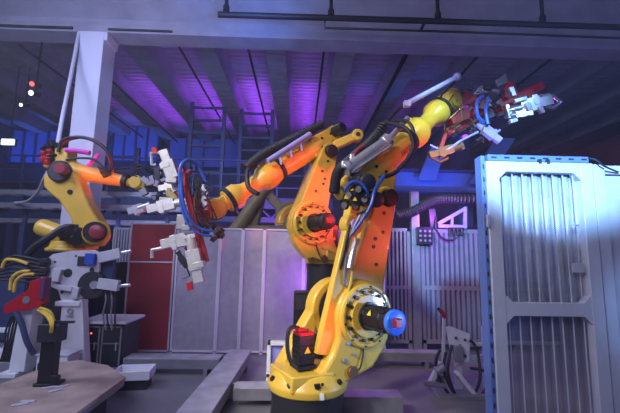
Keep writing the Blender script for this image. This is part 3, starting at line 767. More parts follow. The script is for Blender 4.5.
# purple lit fence towards the gate
GYF = 6.3
z1 = at(440, 229, GYF).z; zm = at(440, 288, GYF).z
X2 = lambda px: at(px, 290, GYF).x
FGR = mat('fence_grey', (.27, .26, .30), .5, .1, .08, 6)
fence_panel(X2(380), X2(411), .12, z1, GYF, None, FGR, 'slatted fence panel beside the upright arm, lit dim purple', bars=(zm,), slats=6, fw=.06)
fence_panel(X2(421), X2(484), .12, z1, GYF, WALL, FGR, 'wide slatted fence panel under the purple bracket and junction box', bars=(zm,), slats=11, fw=.07)
fence_panel(X2(485), X2(560), .12, z1, GYF, NAVY, GRY, 'dark fence panel seen through the lattice gate', bars=(zm,), fw=.06)
q = at(416, 192, GYF)
tag(MB().box((X2(416), GYF, q.z / 2), (.14, .12, q.z)).build('fence_post', GRY, bevel=.006), 'tall lavender square post rising above the purple fence', 'post')

# ------------------------------------------------------------------ gate at the right
GX0, GX1, GT, G_Y = at(484, 160, 2.4).x, at(592, 200, 2.4).x, at(530, 163, 2.4).z, 2.4
GATEP = mat('gate_paint', (.56, .58, .62), .45, 0, .05)
gate = thing('lattice_gate', 'white barred safety gate with perforated sheet, lit bright blue', 'gate', ((GX0 + GX1) / 2, G_Y, 0))
fw = .085
H = GT
zr = at(540, 309, G_Y).z
for x in (GX0 + fw / 2, GX1 - fw / 2): MB().box((x, G_Y, H / 2 + .03), (fw, .06, H - .06)).build('stile', GATEP, gate, world=True, bevel=.004)
for z, h in ((H - .035, .07), (zr, .085), (.12, .10)):
    mb = MB(); xa, xb = GX0 + fw, GX1 - fw; c_ = .05
    up_, dn_ = (0, 1) if z > H - .1 else (1, 1) if z == zr else (1, 0)
    pl = [(xa, z - h / 2 - c_ * dn_), (xa + c_, z - h / 2), (xb - c_, z - h / 2), (xb, z - h / 2 - c_ * dn_), (xb, z + h / 2 + c_ * up_), (xb - c_, z + h / 2), (xa + c_, z + h / 2), (xa, z + h / 2 + c_ * up_)]
    mb.prism([V((a, G_Y - .028, b)) for a, b in pl], (0, .056, 0)); mb.build('rail', GATEP, gate, world=True, bevel=.003)
nb = 8
MESHL = perforated('perforated_open_dim', (.36, .38, .42), .022, .15)  # lower gate sheet; same mesh, lack of light put into a darker colour
def sheet(za, zb, name, m):
    """sheet folded into shallow vertical waves, one per bar"""
    xa, xb = GX0 + .06, GX1 - .06; P = []; n = nb * 8
    for k in range(n + 1):
        x = xa + (xb - xa) * k / n
        P.append((x, G_Y + .035 + -.008 * math.sin(2 * PI * (x - GX0) / ((GX1 - GX0 - 2 * fw) / nb))))
    mb = MB(); A = [mb.bm.verts.new(V((x, y, za))) for x, y in P]; B = [mb.bm.verts.new(V((x, y, zb))) for x, y in P]
    for k in range(n): mb.bm.faces.new((A[k], A[k + 1], B[k + 1], B[k]))
    o = mb.build(name, m, gate, world=True, ang=60)
    so = o.modifiers.new('sheet_thickness', 'SOLIDIFY'); so.thickness = .002
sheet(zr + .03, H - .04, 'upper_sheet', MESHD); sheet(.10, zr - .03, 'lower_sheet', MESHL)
for k in range(nb):
    x = GX0 + fw + (GX1 - fw - GX0 - fw) * (k + .5) / nb
    for za, zb in ((zr + .03, H - .06), (.16, zr - .03)):
        MB().box((x, G_Y + .006, (za + zb) / 2), (.005, .006, zb - za)).build('bar', GATEP, gate, world=True)
mb = MB(); mb.box((GX1 - .15, G_Y - .02, at(580, 268, G_Y).z), (.08, .006, .06)); mb.build('plate', LGR, gate, world=True, bevel=.002)
mb = MB().box((at(571, 226, G_Y).x, G_Y - .04, at(571, 226, G_Y).z), (.03, .03, .012)); mb.build('latch', SLV, gate, world=True)
# posts and rail
gp = thing('gate_post', 'blue grey channel post carrying the hinges of the lattice gate', 'post', (GX0 - .03, G_Y + .02, 0))
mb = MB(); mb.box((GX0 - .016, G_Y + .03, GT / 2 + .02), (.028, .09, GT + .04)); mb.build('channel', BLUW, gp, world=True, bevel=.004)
k = .1
while k < GT: MB().box((GX0 - .016, G_Y - .017, k), (.008, .006, .03)).build('slot', DRK, gp, world=True); k += .09
for z in (.5, GT - .45): MB().cyl((GX0 - .012, G_Y - .035, z), (GX0 - .012, G_Y - .035, z + .08), .012).build('hinge', SLV, gp, world=True)
gr = thing('gate_rail', 'blue grey slotted rail across the top of the lattice gate', 'rail', ((GX0 + GX1) / 2, G_Y, GT))
a, b = GX0 + .02, GX1 - .01
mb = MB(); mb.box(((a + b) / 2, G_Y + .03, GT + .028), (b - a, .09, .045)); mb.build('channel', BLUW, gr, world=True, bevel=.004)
x = a + .04
while x < b: MB().box((x, G_Y - .017, GT + .03), (.035, .006, .01)).build('slot', DRK, gr, world=True); x += .09
for px in (537, 545): MB().box((at(px, 160, G_Y).x, G_Y - .025, GT + .005), (.02, .02, .03)).build('clip', DRK, gr, world=True)
sp = thing('side_screen', 'blue white sheet metal side screen next to the lattice gate', 'screen', (GX1 + .2, G_Y, 0))
mb = MB(); mb.box((GX1 + .06, G_Y + .02, GT / 2), (.08, .06, GT)); mb.box((GX1 + .30, G_Y + .04, GT - .03), (.45, .05, .06)); mb.build('frame', GATEP, sp, world=True, bevel=.004)
MB().box((GX1 + .32, G_Y + .05, GT / 2), (.44, .012, GT - .05)).build('sheet', LGR, sp, world=True)
MB().tube([at(585, 158, 2.4), at(596, 160, 2.36), at(604, 166, 2.36), at(618, 172, 2.4)], .006).build('cable', RUB, sp, world=True)
for (px, py) in ((604, 190), (606, 250), (608, 320)):
    MB().cyl(at(px, py, G_Y + .03), at(px, py, G_Y - .0), .012, seg=10).build('bolt', SLV, sp, world=True)

# ------------------------------------------------------------------ floor trays
def tray(name, label, pts, w, h, group='steel cable trays on the floor'):
    t = thing(name, label, 'cable tray', (pts[0][0], pts[0][1], 0), 0, group)
    mb = MB(); sd = MB()
    for a, b in zip(pts, pts[1:]):
        a, b = V((*a, h)), V((*b, h)); mb.bar(a, b, w, .012)
        d = (b - a).normalized(); n = V((-d.y, d.x, 0))
        for s_ in (-1, 1):
            sd.bar(a + n * s_ * (w / 2 - .004) - V((0, 0, .06)), b + n * s_ * (w / 2 - .004) - V((0, 0, .06)), .008, .11)
        L = (b - a).length; k = .3
        while k < L - .1:
            p = a + d * k
            for s_ in (-1, 1): MB().box((p.x + n.x * s_ * w * .42, p.y + n.y * s_ * w * .42, h / 2 - .005), (.045, .045, h - .01)).build('leg', GRY, t, world=True)
            k += .75
    mb.build('tread_lid', TRD, t, world=True, bevel=.002); sd.build('side_rail', GRY, t, world=True)
    return t
h = .20
f = lambda px, py: tuple(floor_at(px, py, h).xy)
tray('cable_tray', 'low grey cable tray running along the foot of the red screen', [f(128, 356), f(221, 357)], .26, h)
tray('cable_tray', 'tread plate cable tray running from the fence towards the viewer', [f(241, 350), f(190, 418)], .30, h)
tray('cable_tray', 'short tread plate branch tray leading to the robot base', [f(235, 384), f(272, 384)], .20, h - .012)
tray('cable_tray', 'low grey cable tray behind the robot base under the slatted fence', [f(352, 350), f(440, 352)], .2, h)
q = floor_at(370, 392, .22)
mb = MB(); mb.box((q.x, q.y, .13), (.60, .22, .16)); 
t = thing('steel_sill', 'grey steel box beam lying on the floor beside the robot base', 'beam', (q.x, q.y, 0))
mb.build('beam', GRY, t, world=True, bevel=.006)
for dx in (-.24, .24): MB().box((q.x + dx, q.y, .03), (.08, .2, .06)).build('foot', DRK, t, world=True)
q = floor_at(224, 402, .0)
mb = MB(); a = V((q.x, q.y, 0)); mb.box(a + V((.25, .06, .09)), (.46, .03, .16)); mb.box(a + V((.0, .1, .09)), (.03, .12, .16), Matrix.Rotation(.5, 3, 'Z'))
tag(mb.build('floor_kick_plate', TRD, bevel=.003), 'upright tread plate kerb in front of the robot base', 'kerb')
# white framed panel behind the base motor
wb = thing('panel_cabinet', 'small white framed cabinet on the floor behind the black base motor', 'cabinet', (at(283, 380, 4.2).x, 4.2, 0))
x0, x1 = at(267, 360, 4.2).x, at(305, 360, 4.2).x; zt = at(280, 341, 4.2).z
mb = MB(); 
for x in (x0 + .02, x1 - .02): mb.box((x, 4.2, zt / 2), (.04, .08, zt))
for z in (zt - .02, .25, .06): mb.box(((x0 + x1) / 2, 4.2, z), (x1 - x0, .08, .04))
mb.build('frame', WHT, wb, world=True, bevel=.004)
MB().box(((x0 + x1) / 2, 4.23, (zt + .25) / 2), (x1 - x0 - .06, .03, zt - .28)).build('panel', LAVP, wb, world=True, bevel=.02)
db = thing('control_box', 'tall black control box standing behind the yellow hoop bracket', 'box', (at(302, 360, 4.4).x, 4.4, 0))
zt = at(303, 291, 4.4).z
mb = MB().box((db.location.x, 4.4, zt / 2), (.22, .22, zt)); mb.build('body', BLK, db, world=True, bevel=.01)
MB().box((db.location.x, 4.285, zt - .12), (.17, .012, .16)).build('door', DRK, db, world=True, bevel=.003)

# ------------------------------------------------------------------ left foreground
# handling jig on a white pedestal
JY = 4.75
jig = thing('handling_jig', 'grey plate jig with round holes on a white pedestal', 'jig', (at(72, 360, JY).x, JY, 0))
ol = [(43, 262), (53, 254), (70, 251), (95, 250), (100, 254), (99, 272), (92, 275), (85, 282), (84, 292), (80, 301), (62, 304), (58, 290), (44, 284)]
mb = MB().prism([at(x, y, JY) for x, y in ol], (0, .05, 0)); pl = mb.build('plate', LGR, jig, world=True, bevel=.005)
for (x, y, r) in ((68, 273, .055), (82, 261, .05), (92, 270, .03), (62, 292, .02), (55, 262, .015), (76, 256, .014), (88, 256, .014), (72, 288, .014)):
    q = at(x, y, JY); MB().cyl(q - V((0, .004, 0)), q + V((0, .02, 0)), r, seg=18).build('hole_rim', DRK, pl, world=True)
q = at(91, 259, JY - .03); mb = MB().box(q, (.12, .08, .14)); mb.build('sensor', BLUH, jig, world=True, bevel=.006)
MB().box(at(82, 261, JY - .008), (.11, .02, .12)).build('window_frame', DRK, jig, world=True, bevel=.006)
for (x, y, a, b) in ((57, 275, .10, .16), (66, 288, .18, .06), (76, 293, .08, .14)): MB().box(at(x, y, JY - .03), (a, .06, b), Matrix.Rotation(.15, 3, 'Y')).build('stiffener', LGR, jig, world=True, bevel=.006)
q = at(91, 285, JY - .012); MB().cyl(q, q + V((0, .08, 0)), .17, seg=24).build('bearing', DRK, jig, world=True, bevel=.006)
MB().cyl(at(94, 285, JY - .04), at(94, 285, JY + .02), .05).build('bearing_cap', SLV, jig, world=True)
mb = MB(); a, b = at(60, 304, JY + .1), at(64, 358, JY + .1)
mb.prism([at(62, 300, JY - .02), at(82, 300, JY - .02), at(85, 368, JY - .02), at(56, 368, JY - .02)], (0, .13, 0)); mb.box(at(72, 303, JY + .05), (.30, .2, .06))
mb.build('pedestal', WHT, jig, world=True, bevel=.008)
q = at(70, 311, JY - .04); mb = MB().torus(q, (0, 1, 0), .03, .01, 14, 6); mb.box(q + V((0, .0, -.06)), (.08, .02, .02)); mb.build('hook', SLV, jig, world=True)
for a, b, c in (((99, 258), (121, 253), (131, 251)), ((99, 283), (119, 286), (130, 285))):
    A, B, C = at(*a, JY), at(*b, JY), at(*c, JY)
    mb = MB().bar(A, B, .08, .13); mb.build('locating_arm', LGR, jig, world=True, bevel=.006)
    mb = MB().cyl(B, C, .022); mb.build('pin', SLV, jig, world=True, bevel=.003)
MB().box(at(109, 272, JY + .12), (.13, .08, .36)).build('back_plate', NAVY, jig, world=True, bevel=.006)
for k in range(4): wtube(jig, 'cable', RUB if k % 2 else GRY, [(104 + 3 * k, 288, JY + .1), (106 + 3 * k, 300, JY + .05), (103 + 4 * k, 315, JY + .1), (106 + 3 * k, 330, JY + .12)], .012)
# red bracket on a white slanting support
RB = 4.45
rbk = thing('red_bracket', 'red wedge bracket with a round hole on a white slanting support', 'bracket', (at(30, 380, RB).x, RB, 0))
mb = MB().prism([at(x, y, RB) for x, y in ((4, 305), (28, 290), (30, 281), (43, 277), (45, 302), (38, 308), (3, 314))], (0, .08, 0)); mb.build('wedge', REDM, rbk, world=True, bevel=.006)
q = at(26, 300, RB - .004); MB().cyl(q, q + V((0, .03, 0)), .042, seg=18).build('hole_rim', GRY, rbk, world=True)
MB().box(at(45, 288, RB + .02), (.06, .12, .24)).build('end_plate', mat('dull_magenta', (.16, .03, .10), .45), rbk, world=True, bevel=.006)['label'] = 'dull magenta end plate'
mb = MB().prism([at(x, y, RB + .1) for x, y in ((20, 309), (33, 309), (24, 372), (8, 372))], (0, .2, 0)); mb.box(at(16, 372, RB + .2), (.2, .3, .05)); mb.build('support', WHT, rbk, world=True, bevel=.006)
for k, pts in enumerate(([(2, 268, 4.60), (6, 260, 4.60), (16, 260, 4.60), (28, 264, 4.60)], [(10, 290, 4.55), (12, 278, 4.55), (20, 272, 4.55), (30, 271, 4.55)], [(14, 292, 4.55), (16, 281, 4.55), (24, 275, 4.55), (34, 274, 4.55)],
                         [(38, 310, 4.45), (46, 314, 4.45), (50, 322, 4.45), (52, 332, 4.45)], [(40, 308, 4.45), (50, 312, 4.45), (54, 322, 4.45), (55, 332, 4.45)])):
    wtube(rbk, 'hose', ORH, pts, .018)
for k in range(7):
    wtube(rbk, 'cable', RUB, [(0, 262 + 3 * k, 4.65), (14, 256 + 4 * k, 4.65), (30, 258 + 4 * k, 4.65), (46, 262 + 3 * k, 4.70)], .016)
for k in range(9): MB().box(at(random.uniform(30, 46), random.uniform(260, 282), 4.70), (.10, .08, .06), Euler((0, random.uniform(-.4, .4), 0)).to_matrix()).build('valve_block', DRK, rbk, world=True, bevel=.006)
wtube(rbk, 'hose', NAVY, [(16, 312, 4.42), (22, 325, 4.40), (27, 342, 4.40), (34, 354, 4.45)], .03)

sfr = thing('strut_frame', 'white slanting struts of a steel frame with black cables below the red wedge bracket', 'frame', (at(4, 376, 5.15).x, 5.15, 0))
for a_, b_ in (((-6, 376), (18, 318)), ((4, 376), (26, 322)), ((-8, 330), (14, 330)), ((-4, 350), (12, 352))):
    A = at(*a_, 5.15); B = at(*b_, 5.15); MB().bar(A, B, .05, .06).build('strut', WHT, sfr, world=True, bevel=.004)
MB().box((at(2, 376, 5.15).x, 5.15, .06), (.5, .3, .12)).build('foot', GRY, sfr, world=True, bevel=.004)
for k in range(5): wtube(sfr, 'cable', RUB, [(-4 + 3 * k, 372 - 2 * k, 5.05), (4 + 2 * k, 350, 5.05), (6 + 3 * k, 330, 5.05), (12 + 2 * k, 316, 5.0)], .012)
# brown steel plate platform
pz = .32
pp = [floor_at(x, y, pz) for x, y in ((-60, 402), (0, 384), (58, 362), (80, 360), (108, 365), (126, 377), (66, 420), (-20, 470))]
plat = thing('plate_platform', 'low platform topped by a rusty brown steel plate', 'platform', (floor_at(50, 390, pz).x, floor_at(50, 390, pz).y, 0))
MB().prism(pp, (0, 0, -.03)).build('top_plate', BRN, plat, world=True, bevel=.004)
cen = sum(pp, V()) / len(pp)
MB().prism([p * 1.0 + (cen - p) * .02 - V((0, 0, .03)) for p in pp], (0, 0, -.05)).build('edge_frame', GRY, plat, world=True)
MB().prism([p + (cen - p) * .25 - V((0, 0, .08)) for p in pp], (0, 0, -.24)).build('plinth', DRK, plat, world=True)
for (x, y) in ((62, 387), (56, 391), (28, 402), (20, 405), (50, 388)): MB().box(floor_at(x, y, pz) + V((0, 0, .006)), (.11, .035, .012), Matrix.Rotation(random.random(), 3, 'Z')).build('cleat', LGR, plat, world=True, bevel=.003)
# black post on the platform
q = floor_at(47, 384, pz); Y = q.y
po = thing('sensor_post', 'black square post with a head box standing on the brown plate', 'post', (q.x, q.y, pz))
hz = at(47, 341, Y).z
mb = MB(); mb.box((q.x, Y, (pz + hz) / 2), (.13, .10, hz - pz)); mb.box((q.x + .02, Y, pz + .012), (.2, .16, .024)); mb.build('column', BLK, po, world=True, bevel=.006)
zt = at(47, 323, Y).z
MB().box((q.x, Y, (hz + zt) / 2), (.20, .14, zt - hz)).build('head_box', DRK, po, world=True, bevel=.01)
MB().box(at(55, 379, Y - .06), (.07, .05, .07)).build('foot_bracket', BLK, po, world=True, bevel=.004)
mb = MB(); 
for k in range(3): mb.tube([at(50 + k, 334, Y - .05), at(51 + k, 326, Y - .1), at(48 + 2 * k, 318, Y - .05), at(40 + 2 * k, 311, Y)], .010, 6)
mb.build('cable', ORH, po, world=True)
MB().bar(at(46, 322, Y - .02), at(74, 322, Y - .02), .03, .02).build('cross_bar', DRK, po, world=True)
# white low box
wbx = thing('junction_cabinet', 'low white equipment box with a black switch behind the brown plate', 'cabinet', (at(50, 375, 4.5).x, 4.5, 0))
zt = at(50, 356, 4.45).z; xa, xb = at(37, 360, 4.45).x, at(68, 360, 4.45).x
MB().box(((xa + xb) / 2, 4.56, zt / 2), (xb - xa, .24, zt)).build('body', WHT, wbx, world=True, bevel=.01)
MB().box((at(41, 367, 4.44).x, 4.435, at(41, 367, 4.44).z), (.07, .02, .09)).build('switch', BLK, wbx, world=True, bevel=.004)
MB().box(((xa + xb) / 2, 4.56, zt + .01), (xb - xa + .03, .26, .02)).build('lid', LGR, wbx, world=True, bevel=.004)
# white tray on the floor
q = floor_at(127, 392, 0)
wt = thing('floor_tray', 'open white steel tray box on the floor beside the platform', 'box', (q.x, q.y, 0))
mb = MB(); R = Matrix.Rotation(math.radians(8), 3, 'Z'); o = V((q.x, q.y + .16, 0))
mb.box(o + V((0, 0, .12)), (.40, .30, .015), R)
for s_ in (-1, 1): mb.box(o + R @ V((0, s_ * .145, .165)), (.40, .012, .09), R); mb.box(o + R @ V((s_ * .195, 0, .165)), (.012, .30, .09), R)
mb.build('tray_pan', WHT, wt, world=True, bevel=.003)
MB().box(o + V((0, 0, .06)), (.34, .24, .12), R).build('base', DRK, wt, world=True)
# control cabinet with pale lid
cy = 5.0
cc = thing('control_cabinet', 'dark glass fronted control cabinet with a pale grey lid', 'cabinet', (at(104, 360, cy).x, cy, 0))
xa, xb = at(80, 340, cy).x, at(123, 340, cy).x; zt = at(100, 323, cy).z
mb = MB(); mb.box(((xa + xb) / 2, cy + .25, zt / 2), (xb - xa, .5, zt)); mb.build('body', DRK, cc, world=True, bevel=.006)
MB().box(((xa + xb) / 2 + .01, cy + .23, zt + .015), (xb - xa + .08, .6, .035)).build('lid', WHT, cc, world=True, bevel=.006)
n = 2
for k in range(n):
    x = xa + (xb - xa) * (k + .5) / n
    d = MB().box((x, cy - .012, zt * .52), ((xb - xa) / n - .03, .02, zt * .85)).build('door', GLS, cc, world=True, bevel=.004)
    fr = MB()
    for s_ in (-1, 1): fr.box((x + s_ * ((xb - xa) / n - .04) / 2, cy - .025, zt * .52), (.02, .012, zt * .85))
    fr.box((x, cy - .025, zt * .93), ((xb - xa) / n - .03, .012, .02)); fr.box((x, cy - .025, zt * .12), ((xb - xa) / n - .03, .012, .02)); fr.box((x, cy - .025, zt * .6), ((xb - xa) / n - .03, .012, .014))
    fr.build('door_frame', GRY, d, world=True)
    MB().box((x + .07, cy - .035, zt * .55), (.015, .02, .10)).build('handle', SLV, d, world=True, bevel=.002)
MB().cyl((xa + .15, cy - .02, zt * .8), (xa + .15, cy - .035, zt * .8), .01, seg=10).build('indicator', LAMPR, cc, world=True)

# ------------------------------------------------------------------ right back: hose stand
SY = 4.4
hs = thing('weld_gun_stand', 'white weld gun stand with looping black hoses near the gate', 'stand', (at(455, 385, SY).x, SY, 0))
def on(px, py, dy=0): return at(px, py, SY + dy)
mb = MB().prism([on(446, 327), on(452, 327), on(470, 334), on(470, 362), on(455, 366), on(450, 345)], (0, .04, 0)); bp = mb.build('back_plate', WHT, hs, world=True, bevel=.006)
for (x, y) in ((456, 338), (465, 340), (465, 356), (456, 352), (460, 346)): MB().cyl(on(x, y, -.012), on(x, y, .01), .018, seg=12).build('bolt', DRK, bp, world=True)
mb = MB().bar(on(444, 318), on(443, 368), .035, .035); mb.bar(on(458, 360, .05), on(459, 392, .05), .07, .07); mb.build('post', LGR, hs, world=True, bevel=.004)
mb = MB().bar(on(440, 309), on(445, 318), .05, .04); mb.build('lever_grip', REDM, hs, world=True, bevel=.008)['label'] = 'red lever grip'
MB().bar(on(438, 308), on(441, 312), .03, .03).build('lever_tip', BLK, hs, world=True)
mb = MB().bar(on(441, 362, -.05), on(430, 384, -.05), .06, .06); mb.bar(on(456, 372, -.06), on(477, 398, -.06), .12, .05); mb.build('weld_gun', WHT, hs, world=True, bevel=.01)
mb = MB(); mb.cyl(on(436, 372, -.08), on(444, 366, -.08), .05); mb.cyl(on(424, 383, -.1), on(446, 386, -.1), .03); mb.box(on(438, 378, 0), (.12, .1, .08)); mb.build('electrode_holder', GRY, hs, world=True, bevel=.006)
mb = MB(); q = floor_at(455, 392); mb.box((q.x, SY, .02), (.55, .4, .04)); mb.build('base_plate', GRY, hs, world=True, bevel=.004)
for pts in ([(452, 345, -.06), (448, 372, -.1), (458, 398, -.1), (472, 396, -.1), (480, 378, -.1), (477, 350, -.05), (470, 340, -.03)],
            [(446, 352, -.04), (444, 370, -.06), (452, 390, -.1), (466, 402, -.1), (482, 394, -.1), (490, 380, -.05)],
            [(470, 368, -.04), (482, 370, -.06), (488, 374, 0)], [(440, 350, -.04), (436, 362, -.06), (440, 380, -.08), (450, 396, -.1)]):
    MB().tube([on(*p) for p in pts], .017).build('hose', RUB, hs, world=True)
MB().box(on(458, 353, -.05), (.10, .07, .16)).build('valve_block', GRY, hs, world=True, bevel=.006)
for (a, b) in (((460, 346), (484, 344)), ((466, 358), (486, 356))): MB().bar(on(*a, .06), on(*b, .06), .03, .04).build('cross_bar', LGR, hs, world=True)
MB().bar(on(484, 326, .06), on(486, 390, .06), .05, .05).build('post', LAVP, hs, world=True)
# junction box on the fence
q = at(424, 236, GYF - .1)
jb = thing('junction_box', 'black junction box hung on the purple slatted fence', 'box', q)
MB().box(q, (.27, .10, .30)).build('body', BLK, jb, world=True, bevel=.01)
mb = MB()
for i in range(3):
    for j in range(3): mb.cyl(q + V((-.08 + .08 * i, -.05, -.08 + .08 * j)), q + V((-.08 + .08 * i, -.065, -.08 + .08 * j)), .022, seg=10)
mb.build('socket', GRY, jb, world=True)
# magenta bracket with valve terminals
bk = thing('wall_bracket', 'triangular purple bracket on top of the slatted fence', 'bracket', at(452, 222, GYF))
mb = MB().bar(at(438, 224, GYF - .05), at(466, 208, GYF - .05), .05, .06); mb.bar(at(438, 226, GYF - .05), at(466, 227, GYF - .05), .05, .06); mb.bar(at(465, 207, GYF - .05), at(465, 228, GYF - .05), .05, .06); mb.bar(at(452, 216, GYF - .05), at(452, 226, GYF - .05), .04, .04)
mb.build('frame', LAVP, bk, world=True, bevel=.004)
vt = thing('valve_terminal', 'row of black valves along the fence top under the bracket', 'valve terminal', at(456, 231, GYF - .08))
MB().box(at(456, 229, GYF - .08), (.26, .06, .05)).build('manifold', DRK, vt, world=True)
for k in range(4): MB().cyl(at(450 + 4 * k, 229, GYF - .1), at(450 + 4 * k, 235, GYF - .1), .024, seg=10).build('valve', BLK, vt, world=True)
tag(MB().tube([at(436, 216, GYF - .1), at(436, 228, GYF - .15), at(442, 238, GYF - .15), at(451, 240, GYF - .15), at(457, 237, GYF - .17)], .018).build('loose_cable', RUB), 'thin black cable drooping in front of the slatted fence', 'cable')
# ribbed duct
mb = MB(); P = smooth_path([at(486, 199, 6.2), at(460, 199, 6.2), at(440, 199, 6.2), at(428, 203, 6.2), at(412, 212, 6.2), at(396, 216, 6.2)], 14)
mb.tube(P, .075, 10, smooth=False)
for i in range(0, len(P) - 1, 2): mb.torus(P[i], P[i + 1] - P[i], .075, .02, 12, 5)
du = tag(mb.build('ribbed_duct', DRK), 'ribbed grey cable duct running above the slatted fence', 'duct')
tag(MB().bar(at(431, 209, 6.25), at(433, 228, 6.25), .12, .1).build('duct_support', DRK, bevel=.006), 'short dark strut holding the ribbed duct over the fence', 'strut')

# ------------------------------------------------------------------ overhead pipes
def pipe(name, label, pts, r, smooth=False, cat='pipe', m=PIPE, group=None):
    return tag(MB().tube(pts, r, 10, smooth).build(name, m), label, cat, group)
PY = 6.4
sp_ = thing('sprinkler_pipe', 'thick black sprinkler pipe hung across the hall under the girder', 'pipe', at(218, 14, PY))
MB().tube([at(218, 14.5, PY), at(430, 21, PY), at(640, 28, PY)], .055, 12, False).build('pipe', PIPE, sp_, world=True)
for px, py in ((226, 14), (331, 18), (438, 21), (543, 24)):
    q = at(px, py, PY); mb = MB(); mb.cyl(q, V((q.x, q.y, 7.82)), .035); mb.cyl(q + V((0, 0, .06)), q + V((0, 0, .16)), .06); mb.build('hanger', PIPE, sp_, world=True)
pipe('conduit', 'thin black conduit bent down from the sprinkler pipe', [at(325, 20, 6.6), at(325, 28, 6.6), at(460, 32, 6.6), at(640, 39, 6.6)], .022)
pipe('conduit', 'black pipe in the corner where girder meets the pale column', [V((at(-10, 34, 7.08).x, 7.075, 6.10)), V((at(72, 36, 7.08).x, 7.075, 6.10))], .03)
pipe('conduit', 'short black conduit on the girder past the pale column', [V((at(108, 34, 7.08).x, 7.075, 6.10)), V((at(172, 36, 7.08).x, 7.075, 6.10))], .025)
for i, (a, b, lab) in enumerate((((174, 38), (262, 180), 'black pipe run under the roof bay above the silver clamps'), ((246, 40), (276, 170), 'black pipe run beside the brightest purple roof bay'),
                          ((325, 42), (316, 150), 'black pipe run straight back above the dark elbow motor'), ((412, 42), (350, 150), 'black pipe run above the raised guide rod'),
                          ((424, 24), (362, 140), 'black pipe crossing beneath the girder towards the raised forearm'), ((487, 46), (430, 106), 'black pipe run above the raised wrist'), ((567, 47), (500, 105), 'black pipe run over the silver blue clamp'),
                          ((100, 70), (190, 165), 'black pipe run beside the pale column'), ((20, 45), (150, 165), 'black pipe run in the dim bay before the column'))):
    A = at(*a, 7.7 if a[1] > 30 else 6.9); zz = A.z
    A.z = 6.5 if a[1] > 30 else A.z; A = at(*a, (A.z - CAM.z) / (at(*a, 1) - CAM).z)
    B = V((A.x, 16.5, A.z))
    pipe('roof_pipe', lab, [A, B], .032, group='pipes under the roof bays')
# duct-like light hose on the column
pipe('flexible_conduit', 'pale flexible conduit hanging beside the column', [at(79, 33, 7.1), at(70, 80, 6.7), at(62, 120, 6.1), at(57, 150, 5.7), at(54, 160, 5.5)], .035, True, 'conduit', LGR)
pipe('flexible_conduit', 'grey flexible conduit curving down behind the folded arm', [at(48, 172, 5.45), at(44, 180, 5.6), at(38, 192, 6.4), at(28, 201, 7.6), at(15, 203, 8.0)], .03, True, 'conduit', LGR)

# ------------------------------------------------------------------ mezzanine and far steelwork
mz = thing('mezzanine', 'dark steel mezzanine with railings at the far end of the hall', 'mezzanine', (-3.5, 11, 0))
zf = 3.05
mb = MB(); mb.box((-3.8, 11.5, zf - .12), (9.4, 3.0, .08)); mb.box((-3.8, 10.0, zf - .1), (9.4, .12, .30)); mb.box((-3.8, 10.06, zf - .55), (9.4, .1, .14)); mb.build('deck', NAVY, mz, world=True)
x = -8.4
while x < .9:
    MB().box((x, 10.0, zf + .55), (.045, .045, 1.1)).build('rail_post', NAVY, mz, world=True)
    x += .775
for z in (.35, .7, 1.1): MB().cyl((-8.5, 10.0, zf + z), (.9, 10.0, zf + z), .025, seg=8).build('handrail', NAVY, mz, world=True)
for x in (-7.8, -5.2, -2.9, -.6): MB().box((x, 10.1, (zf - .2) / 2), (.16, .16, zf - .2)).build('leg', NAVY, mz, world=True)
mb = MB(); x = -8.4
while x < .6:
    mb.bar((x, 10.05, zf - .5), (x + .38, 10.05, zf - .15), .04, .04); mb.bar((x + .38, 10.05, zf - .15), (x + .76, 10.05, zf - .5), .04, .04); x += .76
mb.build('truss_web', NAVY, mz, world=True)
# lattice girders / frames behind
for i, (px, py0, py1, Y, lab) in enumerate(((205, 105, 230, 12, 'dark ladder frame standing on the mezzanine beneath the purple bays'), (255, 112, 230, 12.4, 'dark ladder frame behind the raised hose pack'), (120, 150, 230, 12, 'dark ladder frame on the mezzanine behind the orange forearm'))):
    t = thing('ladder_frame', lab, 'frame', (at(px, py1, Y).x, Y, zf - .08), 0, 'ladder frames on the mezzanine')
    x = at(px, 170, Y).x; zt = at(px, py0, Y).z
    for s_ in (-.55, .55): MB().box((x + s_, Y, (zt + zf) / 2), (.12, .12, zt - zf + .16)).build('post', NAVY, t, world=True)
    mb = MB(); z = zf + .3
    while z < zt + .01: mb.box((x, Y, z), (1.1, .08, .07)); z += .45
    mb.build('rung', NAVY, t, world=True)
# blue cladding panels (lit by the blue lamps)
for i, (x0, y0, x1, y1, Y, lab) in enumerate(((10, 132, 62, 162, 15.5, 'blue lit wall panel behind the folded robot arm'), (112, 128, 160, 160, 15.5, 'blue lit wall panel behind the orange forearm'), (168, 140, 240, 166, 16, 'blue lit wall panel above the silver clamps'))):
    a, b = at(x0, y1, Y), at(x1, y0, Y)
    t = thing('wall_cladding', lab, 'panel', ((a.x + b.x) / 2, Y, a.z), 0, 'blue lit panels on the far wall')
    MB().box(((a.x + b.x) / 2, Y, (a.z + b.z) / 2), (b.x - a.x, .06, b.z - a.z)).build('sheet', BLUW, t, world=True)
    for k in range(5): MB().box((a.x + (b.x - a.x) * k / 4, Y - .06, (a.z + b.z) / 2), (.08, .06, b.z - a.z)).build('rib', NAVY, t, world=True)
